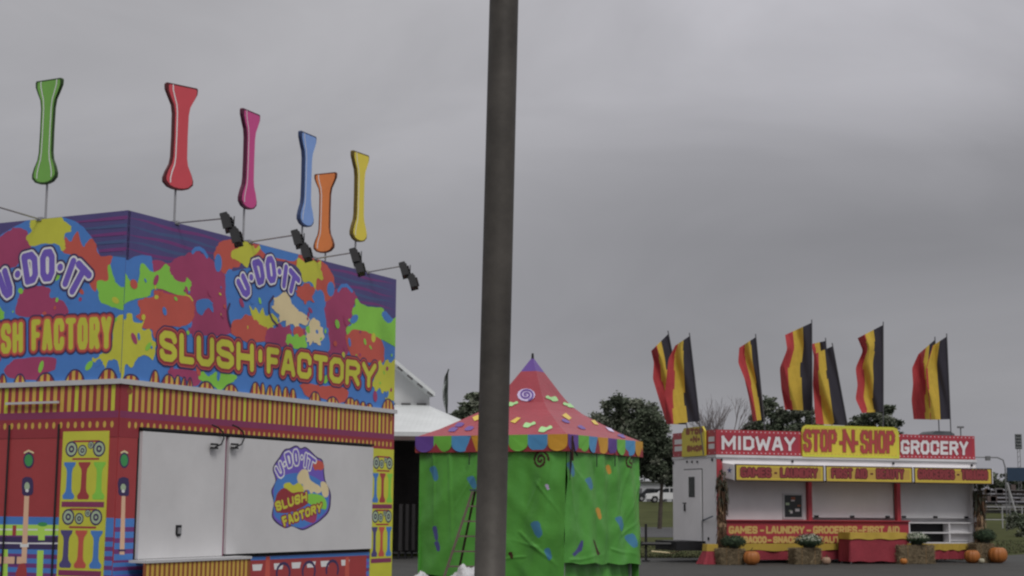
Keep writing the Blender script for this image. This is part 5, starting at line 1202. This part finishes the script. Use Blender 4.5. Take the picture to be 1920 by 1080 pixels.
# ================================================================== harvest decorations
strawm = [mat('straw_light', (.26, .2, .12), .9, .35, 8), mat('straw_dark', (.15, .115, .07), .9, .35, 8)]
def bale(pxl, pxr, pyt, off, label):
    u0, _ = GF.uv(pxl, 1050, off); u1, _ = GF.uv(pxr, 1050, off); zt_ = GF.uv((pxl + pxr) / 2, pyt, off)[1]; ww = u1 - u0
    c = GF.W((u0 + u1) / 2, 0, off - .22); t = thing('hay_bale', c, label, 'hay bale', 'hay bales set before the grocery trailer'); rnd = random.Random(int(pxl))
    q = MB(); Rz = Matrix.Rotation(math.pi / 2 - GAZ, 3, 'Z')
    q.box(c + zc * (zt_ / 2), (ww * .96, .42, zt_ * .96), strawm[1], math.pi / 2 - GAZ)
    for i in range(1500):
        fa = rnd.choice((0, 0, 1, 2, 3)); x, y, z = rnd.uniform(-.5, .5) * ww, rnd.uniform(-.22, .22), rnd.uniform(.02, .98) * zt_
        if fa == 0: y = -.215
        elif fa == 1: z = zt_ * .985
        elif fa == 2: x = -.485 * ww
        else: x = .485 * ww
        d = Vector((rnd.uniform(-1, 1), rnd.uniform(-.3, .3), rnd.uniform(-.5, .5))).normalized() * rnd.uniform(.04, .1); n_ = Vector((rnd.uniform(-1, 1), rnd.uniform(-1, 1), rnd.uniform(-1, 1))).normalized() * .006
        p = c + Rz @ Vector((x, y, z)); d = Rz @ d; q.face([p - d, p + n_ , p + d, p - n_], strawm[rnd.random() < .35])
    q.build('straw', t)
    q = MB()
    for x in (-.25, .25): q.box(c + Rz @ Vector((x * ww, 0, zt_ / 2)), (.012, .435, zt_ * .985), mat('baling_twine', (.3, .18, .08), .8), math.pi / 2 - GAZ)
    q.each('twine', t); return zt_, c
def mum(px, pyt, off, hw, base_z, label, fl):
    u, zt_ = GF.uv(px, pyt, off); c = GF.W(u, base_z, off); t = thing('potted_mum', c, label, 'flowers', 'potted mums on the hay bales'); H = zt_ - base_z
    q = MB(); q.tube([c + zc * .003, c + zc * H * .35], [hw * .4, hw * .5], mat('plant_pot', (.04, .045, .04), .7), 14); q.build('pot', t)
    rnd = random.Random(int(px)); cc = c + zc * (H * .5); gm_ = [mat('mum_leaf', (.03, .05, .028), .9, .3), mat('mum_leaf_light', (.05, .08, .04), .9, .3)]
    q = MB(); q2 = MB(); wf_ = mat('mum_flower', (.36, .38, .3), .8, .2)
    for i in range(2200):
        d = Vector((rnd.gauss(0, 1), rnd.gauss(0, 1), rnd.gauss(0, 1))).normalized(); r = rnd.uniform(.55, 1.08) * (1 + .12 * noise.noise(d * 3))
        p = cc + Vector((d.x * hw * r, d.y * hw * r, (d.z if d.z > 0 else d.z * .85) * H * .5 * r)); s_ = rnd.uniform(.015, .03)
        a = Vector((rnd.gauss(0, 1), rnd.gauss(0, 1), rnd.gauss(0, 1))).normalized(); b_ = a.cross(d).normalized() if a.cross(d).length > .01 else Vector((1, 0, 0)); a = b_.cross(d)
        if fl and d.z > .05 and rnd.random() < .55: q2.face([p + a * s_, p + b_ * s_, p - a * s_, p - b_ * s_], wf_)
        else: q.face([p + a * s_ * 1.2, p + b_ * s_ * .7 + d * .01, p - a * s_ * 1.2, p - b_ * s_ * .7], gm_[rnd.random() < .4])
    lf_ = q.build('foliage', t)
    if fl: q2.build('blossom', t)
def pumpkin(px, py_top, py_bot, off, label, col='pumpkin_skin', rgb=(.36, .125, .03)):
    u, z1 = GF.uv(px, py_top, off); z0 = GF.uv(px, py_bot, off)[1]; H = z1 - z0 ; c = GF.W(u, 0, off); R0 = H * .56; m = mat(col, rgb, .5, .15, 4)
    t = thing('pumpkin', c, label, 'pumpkin', 'pumpkins and gourds along the grocery trailer')
    q = MB()
    def fn(a, b_):
        th = a * 2 * math.pi; ph = (b_ - .5) * math.pi; r = R0 * (math.cos(ph) ** .75 if math.cos(ph) > 0 else 0) * (1 - .07 * abs(math.cos(th * 5)) ** 6 * 1); r = R0 * (max(0, math.cos(ph))) ** .7 * (.93 + .09 * abs(math.sin(th * 5)) ** .6)
        return c + Vector((r * math.cos(th), r * math.sin(th), H / 2 + .005 + H / 2 * math.sin(ph) * (1 - .12 * max(0, math.sin(ph)) ** 8)))
    q.grid(fn, 60, 14, m); q.build('rind', t, True)
    q = MB(); q.tube([c + zc * H * .9, c + zc * H * 1.06, c + zc * H * 1.16 + gd * .03], [.025, .018, .022], mat('pumpkin_stem', (.08, .06, .025), .9), 6); q.build('stem', t)
O1 = 1.1
# height of each thing follows from where its base meets the asphalt
z1_, _ = bale(1351, 1397, 1029, O1, 'hay bale at the left corner under the dark green mum')
z2_, _ = bale(1492, 1541, 1028, O1, 'hay bale in the middle, with white mum on top')
z3_, _ = bale(1686, 1754, 1022, O1, 'widest hay bale, right of the draped red table')
z4_, _ = bale(1832, 1866, 1019, .6, 'hay bale at the right corner between two large pumpkins')
mum(1375, 1003, O1 - .2, .33, z1_, 'dark green mum without blooms on the left hay bale', False)
mum(1517, 1001, O1 - .2, .38, z2_, 'white mum on the middle hay bale', True)
mum(1718, 998, O1 - .2, .36, z3_, 'white mum on the widest hay bale, right of the red table', True)
mum(1846, 992, .4, .31, z4_, 'dark green mum on the right corner hay bale', False)
pumpkin(1409, 1033, 1061, 1.3, 'large orange pumpkin beside the left hay bale')
pumpkin(1549, 1042, 1057, 1.25, 'small pale gourd beside the middle hay bale', 'gourd_skin', (.34, .22, .15))
pumpkin(1694, 1040, 1052, 1.35, 'small orange pumpkin in front of the widest hay bale', 'bright_pumpkin_skin', (.45, .16, .03))
pumpkin(1822, 1022, 1048, .75, 'orange pumpkin left of the right corner hay bale')
pumpkin(1870, 1017, 1048, .75, 'tall orange pumpkin at the right end of the decorations')
pumpkin(1840, 1036, 1046, 1.0, 'tiny cream gourd between the two right pumpkins', 'cream_gourd_skin', (.4, .37, .27))
def stalks(px, py_top, off, label, seed, lean=0):
    u, z1 = GF.uv(px, py_top, off); c = GF.W(u, 0, off); rnd = random.Random(seed); t = thing('corn_stalks', c, label, 'corn stalks', 'corn stalk bundles tied at the trailer corners')
    ms = [mat('dry_stalk', (.13, .08, .045), .9, .3), mat('dry_leaf', (.09, .048, .028), .9, .3), mat('pale_husk', (.3, .2, .12), .9, .2), mat('grey_leaf', (.06, .062, .042), .9, .3)]
    q = MB(); l = MB()
    for i in range(22):
        a = rnd.uniform(0, 6.28); r0 = rnd.uniform(.02, .15); b0_ = c + Vector((math.cos(a) * r0, math.sin(a) * r0, 0)); tp = c + Vector((math.cos(a) * r0 * 1.1 + lean, math.sin(a) * r0, z1 * rnd.uniform(.82, 1.0))); md = c + Vector((math.cos(a) * r0 * .4, math.sin(a) * r0 * .4, z1 * .42))
        q.tube([b0_, md, tp], [.018, .015, .006], ms[0], 5)
        for k in range(20):
            f = rnd.uniform(.08, 1); p = (b0_.lerp(md, f * 2) if f < .5 else md.lerp(tp, f * 2 - 1)); d = Vector((rnd.uniform(-1, 1), rnd.uniform(-1, 1), 0)).normalized(); L = rnd.uniform(.1, .22); w0 = Vector((-d.y, d.x, 0)) * rnd.uniform(.016, .036)
            p1 = p + d * L * .5 + zc * rnd.uniform(.0, .16); p2 = p + d * L * .75 - zc * rnd.uniform(.05, .3); mm_ = ms[rnd.choice((1, 1, 2) if p.z < z1 * .6 else (3, 1, 3))]
            l.face([p - w0, p + w0, p1 + w0, p1 - w0], mm_); l.face([p1 - w0, p1 + w0, p2], mm_)
    q.each('stalk', t); l.build('leaf', t)
    q = MB(); q.tube([c + zc * (z1 * .4), c + zc * (z1 * .44)], .13, ms[2], 10); q.build('twine', t)
stalks(1352, 885, .45, 'tall bundle of dry corn stalks tied at the left front corner', 3)
stalks(1834, 905, .25, 'bundle of dry corn stalks tied at the right front corner', 8, .05)
# red weighted cover with yellow top at the hitch
c = GE.W(*GE.uv(1332, 1050, .5), .5); c.z = 0; u, z1 = GE.uv(1332, 1020, .5)
o = thing('draped_stand', (c.x, c.y, 0), 'small red cloth-draped stand with yellow top beside the hitch', 'stand')
q = MB(); hh = GE.uv(1332, 1020, .5)[1]
def sq(a, w0):
    a = a * 4; k = int(a) % 4; f = a - int(a); P4 = [(-1, -1), (1, -1), (1, 1), (-1, 1), (-1, -1)]
    x = P4[k][0] + (P4[k + 1][0] - P4[k][0]) * f; y = P4[k][1] + (P4[k + 1][1] - P4[k][1]) * f; return gd * (x * w0) + ge * (y * w0 * .8)
q.grid(lambda a, b_: Vector((c.x, c.y, .01)) + sq(a, (.3 - .14 * b_) * (1 + .06 * math.sin(a * 60) * (1 - b_))) + zc * (hh * .68 * b_), 80, 6, rcl); q.build('skirt', o, True)
q = MB(); q.grid(lambda a, b_: Vector((c.x, c.y, hh * .66)) + sq(a, .175 - (.02 if b_ < .7 else .16) * b_) + zc * (hh * .34 * min(1, b_ * 1.5)), 40, 6, ycl); q.build('top', o)

# ================================================================== vehicles far behind
def carshape(name, label, cat, px, pyb, Y, L, prof, bodym, wheelx, glass, group=None, flip=1):
    z = terrain(Y); p = at_y(px, 940, Y); t = thing(name, (p.x, Y, z), label, cat, group); X = lambda x: p.x + flip * x
    q = MB(); q.slab([(X(x), Y - .9, z + h) for x, h in prof], (0, 1.8, 0), bodym); bo = q.build('body', t)
    for (xs_) in glass:
        q = MB(); q.slab([(X(x), Y - .915, z + h) for x, h in xs_], (0, 1.83, 0), mat('car_glass', (.02, .022, .025), .1)); q.build('window', t)
    for wx in wheelx:
        q = MB(); q.tube([(X(wx), Y - .93, z + .37), (X(wx), Y - .65, z + .37)], .37, rubber, 20); q.tube([(X(wx), Y + .65, z + .37), (X(wx), Y + .93, z + .37)], .37, rubber, 20); wo = q.build('wheel', t)
        q = MB(); q.tube([(X(wx), Y - .945, z + .37), (X(wx), Y - .92, z + .37)], .2, steel, 12); q.build('rim', wo)
    q = MB(); q.box((X(.12), Y - .7, z + .85), (.1, .35, .16), mat('lamp_clear', (.5, .5, .5), .2)); q.box((X(.12), Y + .7, z + .85), (.1, .35, .16), MATS['lamp_clear']); q.each('headlight', t)
truckw = mat('white_truck_paint', (.66, .66, .67), .3, .03)
carshape('pickup_truck', 'white pickup truck parked on the grass beyond the road, half hidden by the grocery trailer', 'truck', 1211, 940, 190, 5.6,
  [(0, .45), (0, .95), (.15, 1.1), (1.5, 1.22), (2.1, 1.82), (3.5, 1.86), (3.75, 1.25), (5.6, 1.2), (5.6, .5), (4.95, .45), (4.8, .8), (4.3, .8), (4.1, .45), (1.45, .45), (1.3, .8), (.75, .8), (.6, .45)], truckw, (1.02, 4.55), [[(1.75, 1.25), (2.2, 1.74), (2.75, 1.76), (2.75, 1.25)], [(2.85, 1.25), (2.85, 1.76), (3.4, 1.76), (3.55, 1.25)]])
carshape('parked_car', 'dark vehicle parked left of the white pickup truck', 'car', 1189, 940, 200, 4.5,
  [(0, .4), (0, .8), (.2, .95), (1.0, 1.1), (1.5, 1.6), (3.9, 1.65), (4.4, 1.1), (4.5, .4)], mat('dark_car_paint', (.025, .027, .03), .3), (.9, 3.6), [[(1.2, 1.12), (1.6, 1.52), (2.5, 1.55), (2.5, 1.12)], [(2.6, 1.12), (2.6, 1.55), (3.7, 1.55), (4.1, 1.12)]])
# pale low building behind the truck
zb_ = terrain(260); p0 = at_y(1180, 900, 260); p1 = at_y(1330, 900, 260)
t = thing('shed', ((p0.x + p1.x) / 2, 260, zb_), 'long pale low shed far behind the white pickup', 'shed')
q = MB(); q.box(((p0.x + p1.x) / 2, 263, zb_ + 1.7), (p1.x - p0.x, 6, 3.5), mat('pale_shed_wall', (.42, .43, .45), .7, .1, .3)); q.build('wall', t)
q = MB(); q.slab([(p0.x - .5, 259.3, zb_ + 3.45), (p1.x + .5, 259.3, zb_ + 3.45), (p1.x + .5, 263, zb_ + 5), (p0.x - .5, 263, zb_ + 5)], (0, 0, .15), mat('pale_shed_roof', (.4, .41, .43), .6)); q.build('roof', t)
q = MB()
for i in range(6): q.box((p0.x + (i + .7) * (p1.x - p0.x) / 6.4, 259.97, zb_ + 1.2), (1.3, .05, 2.2), mat('shed_door_grey', (.12, .12, .13), .7))
q.each('door', t)

# ================================================================== far right: arena fence, bleachers, scoreboard, lights
wpipe = mat('white_pipe', (.36, .36, .37), .5, .05); gpipe = mat('grey_pipe', (.16, .16, .17), .5)
Yf = 130; z0 = terrain(Yf)
fx0, fx1 = at_y(1840, 900, Yf).x, at_y(1990, 900, Yf).x; fz0 = at_y(1880, 948, Yf).z; 
t = thing('pipe_fence', (fx0, Yf, z0), 'white pipe arena fence with a diagonal brace on the grass rise', 'fence')
q = MB(); hF = 1.75
for x in np.arange(fx0, fx1, 1.65): q.tube([(x, Yf, z0 - .1), (x, Yf, z0 + hF)], .05, wpipe, 6)
q.each('post', t); q = MB()
for h in (.7, hF): q.tube([(fx0, Yf, z0 + h), (fx1, Yf, z0 + h)], .04, wpipe, 6)
a = at_y(1888, 905, Yf - .2); b_ = at_y(1912, 948, Yf - .2); q.tube([(a.x, Yf - .2, a.z), (b_.x, Yf - .2, z0)], .08, wpipe, 6); q.each('rail', t)
# gate frame
Yg_ = 125; z0 = terrain(Yg_); a = at_y(1800, 857, Yg_); b_ = at_y(1884, 859, Yg_)
t = thing('gate_frame', (a.x, Yg_, z0), 'tall grey overhead pipe gate frame right of the grocery trailer', 'gate')
q = MB(); q.tube([(a.x, Yg_, z0), (a.x, Yg_, a.z), (b_.x - .6, Yg_, b_.z + .05), (b_.x - .15, Yg_, b_.z - .15), (b_.x, Yg_, b_.z - .7), (b_.x, Yg_, z0)], .055, gpipe, 8); q.build('frame', t)
q = MB(); c = at_y(1852, 857, Yg_); q.box((c.x, Yg_, c.z - .1), (.35, .3, .35), gpipe); q.build('lamp', t)
# bleachers
Yb_ = 165; z0 = terrain(Yb_); t = thing('bleachers', (at_y(1890, 900, Yb_).x, Yb_, z0), 'weathered grey bleachers with people-sized clutter beyond the white fence', 'bleachers')
q = MB(); xa, xb = at_y(1836, 900, Yb_).x, at_y(2050, 900, Yb_).x; cols_ = [mat('bleacher_grey', (.15, .145, .15), .8, .3, 1), mat('bleacher_brown', (.1, .075, .07), .8, .3, 1), mat('bleacher_pale', (.16, .15, .155), .8, .3, 1)]
for k in range(6): q.slab([(xa, Yb_ + k * .8, z0 + .35 + k * .42), (xb, Yb_ + k * .8, z0 + .35 + k * .42), (xb, Yb_ + k * .8 + .35, z0 + .35 + k * .42), (xa, Yb_ + k * .8 + .35, z0 + .35 + k * .42)], (0, 0, .07), cols_[2]); q.slab([(xa, Yb_ + k * .8 + .4, z0 + .05 + k * .42), (xb, Yb_ + k * .8 + .4, z0 + .05 + k * .42), (xb, Yb_ + k * .8 + .4, z0 + .34 + k * .42), (xa, Yb_ + k * .8 + .4, z0 + .34 + k * .42)], (0, .04, 0), cols_[k % 2])
q.each('seat_row', t); q = MB()
for x in np.arange(xa, xb, 2.2): q.tube([(x, Yb_, z0), (x, Yb_ + 4.4, z0 + 2.6)], .06, cols_[0], 5); q.tube([(x, Yb_ + 4.4, z0), (x, Yb_ + 4.4, z0 + 3.3)], .06, cols_[0], 5)
q.each('support', t)
for k in range(46):
    x = random.uniform(xa, xb); r = random.randrange(6); q = MB(); z_ = z0 + .42 + r * .42; c_ = cols_[k % 3]
    if k < 24: q.box((x, Yb_ + r * .8 + .17, z_ + .25), (random.uniform(.3, .9), .3, random.uniform(.3, .7)), c_); q.build('folded_seat', t)
fb = [(at_y(x, 905 + random.uniform(-6, 3), 420), (random.uniform(3, 6), 3, random.uniform(1.6, 3))) for x in range(1780, 2000, 16)]
tag(crown('far_trees', fb, 6000, .5, None, 21), 'low grey-green line of far trees along the horizon at right', 'trees', kind='stuff')
# scoreboard
Ys = 150; z0 = terrain(Ys); a, b_ = at_y(1889, 902, Ys), at_y(1940, 877, Ys); t = thing('scoreboard', (a.x, Ys, z0), 'dark blue scoreboard panel on posts at the right edge', 'scoreboard')
q = MB(); q.box(((a.x + b_.x) / 2, Ys, (a.z + b_.z) / 2), (b_.x - a.x, .3, b_.z - a.z), mat('scoreboard_blue', (.022, .045, .085), .5)); q.build('panel', t)
q = MB()
for x in (a.x + .2, b_.x - .3): q.tube([(x, Ys + .25, z0), (x, Ys + .25, b_.z)], .09, gpipe, 6)
q.each('post', t)
# flood tower
Yt = 240; z0 = terrain(Yt); a, b_ = at_y(1904, 842, Yt), at_y(1915, 814, Yt); t = thing('flood_tower', ((a.x + b_.x) / 2, Yt, z0), 'stadium light tower with tall lamp rack above the scoreboard', 'light tower')
q = MB(); cx_ = (a.x + b_.x) / 2
for dx in (-.2, .2): q.tube([(cx_ + dx, Yt, z0), (cx_ + dx, Yt, b_.z)], .05, gpipe, 5)
for z in np.arange(z0, a.z, .8): q.tube([(cx_ - .2, Yt, z), (cx_ + .2, Yt, z + .4)], .03, gpipe, 4)
q.build('mast', t); q = MB(); q.box((cx_, Yt, (a.z + b_.z) / 2), (b_.x - a.x, .2, b_.z - a.z), mat('rack_grey', (.09, .1, .11), .6))
for i in range(3):
    for j in range(5): q.tube([(a.x + .17 + i * .28, Yt - .1, a.z + .25 + j * .5), (a.x + .17 + i * .28, Yt - .3, a.z + .2 + j * .5)], .12, mat('lamp_grey', (.25, .26, .27), .3), 8)
q.build('lamp_rack', t)
# street lamp behind the grocery sign
a = at_y(1801, 801, 140); t = thing('street_lamp', (a.x, 140, terrain(140)), 'distant thin lamp post showing above the grocery sign', 'lamp post')
q = MB(); q.tube([(a.x, 140, terrain(140)), (a.x, 140, a.z)], .06, gpipe, 6); q.build('pole', t); q = MB(); q.box((a.x, 140, a.z), (.55, .3, .16), gpipe); q.build('lamp_head', t)

for o in bpy.data.objects:
    if '_w' in o: del o['_w']
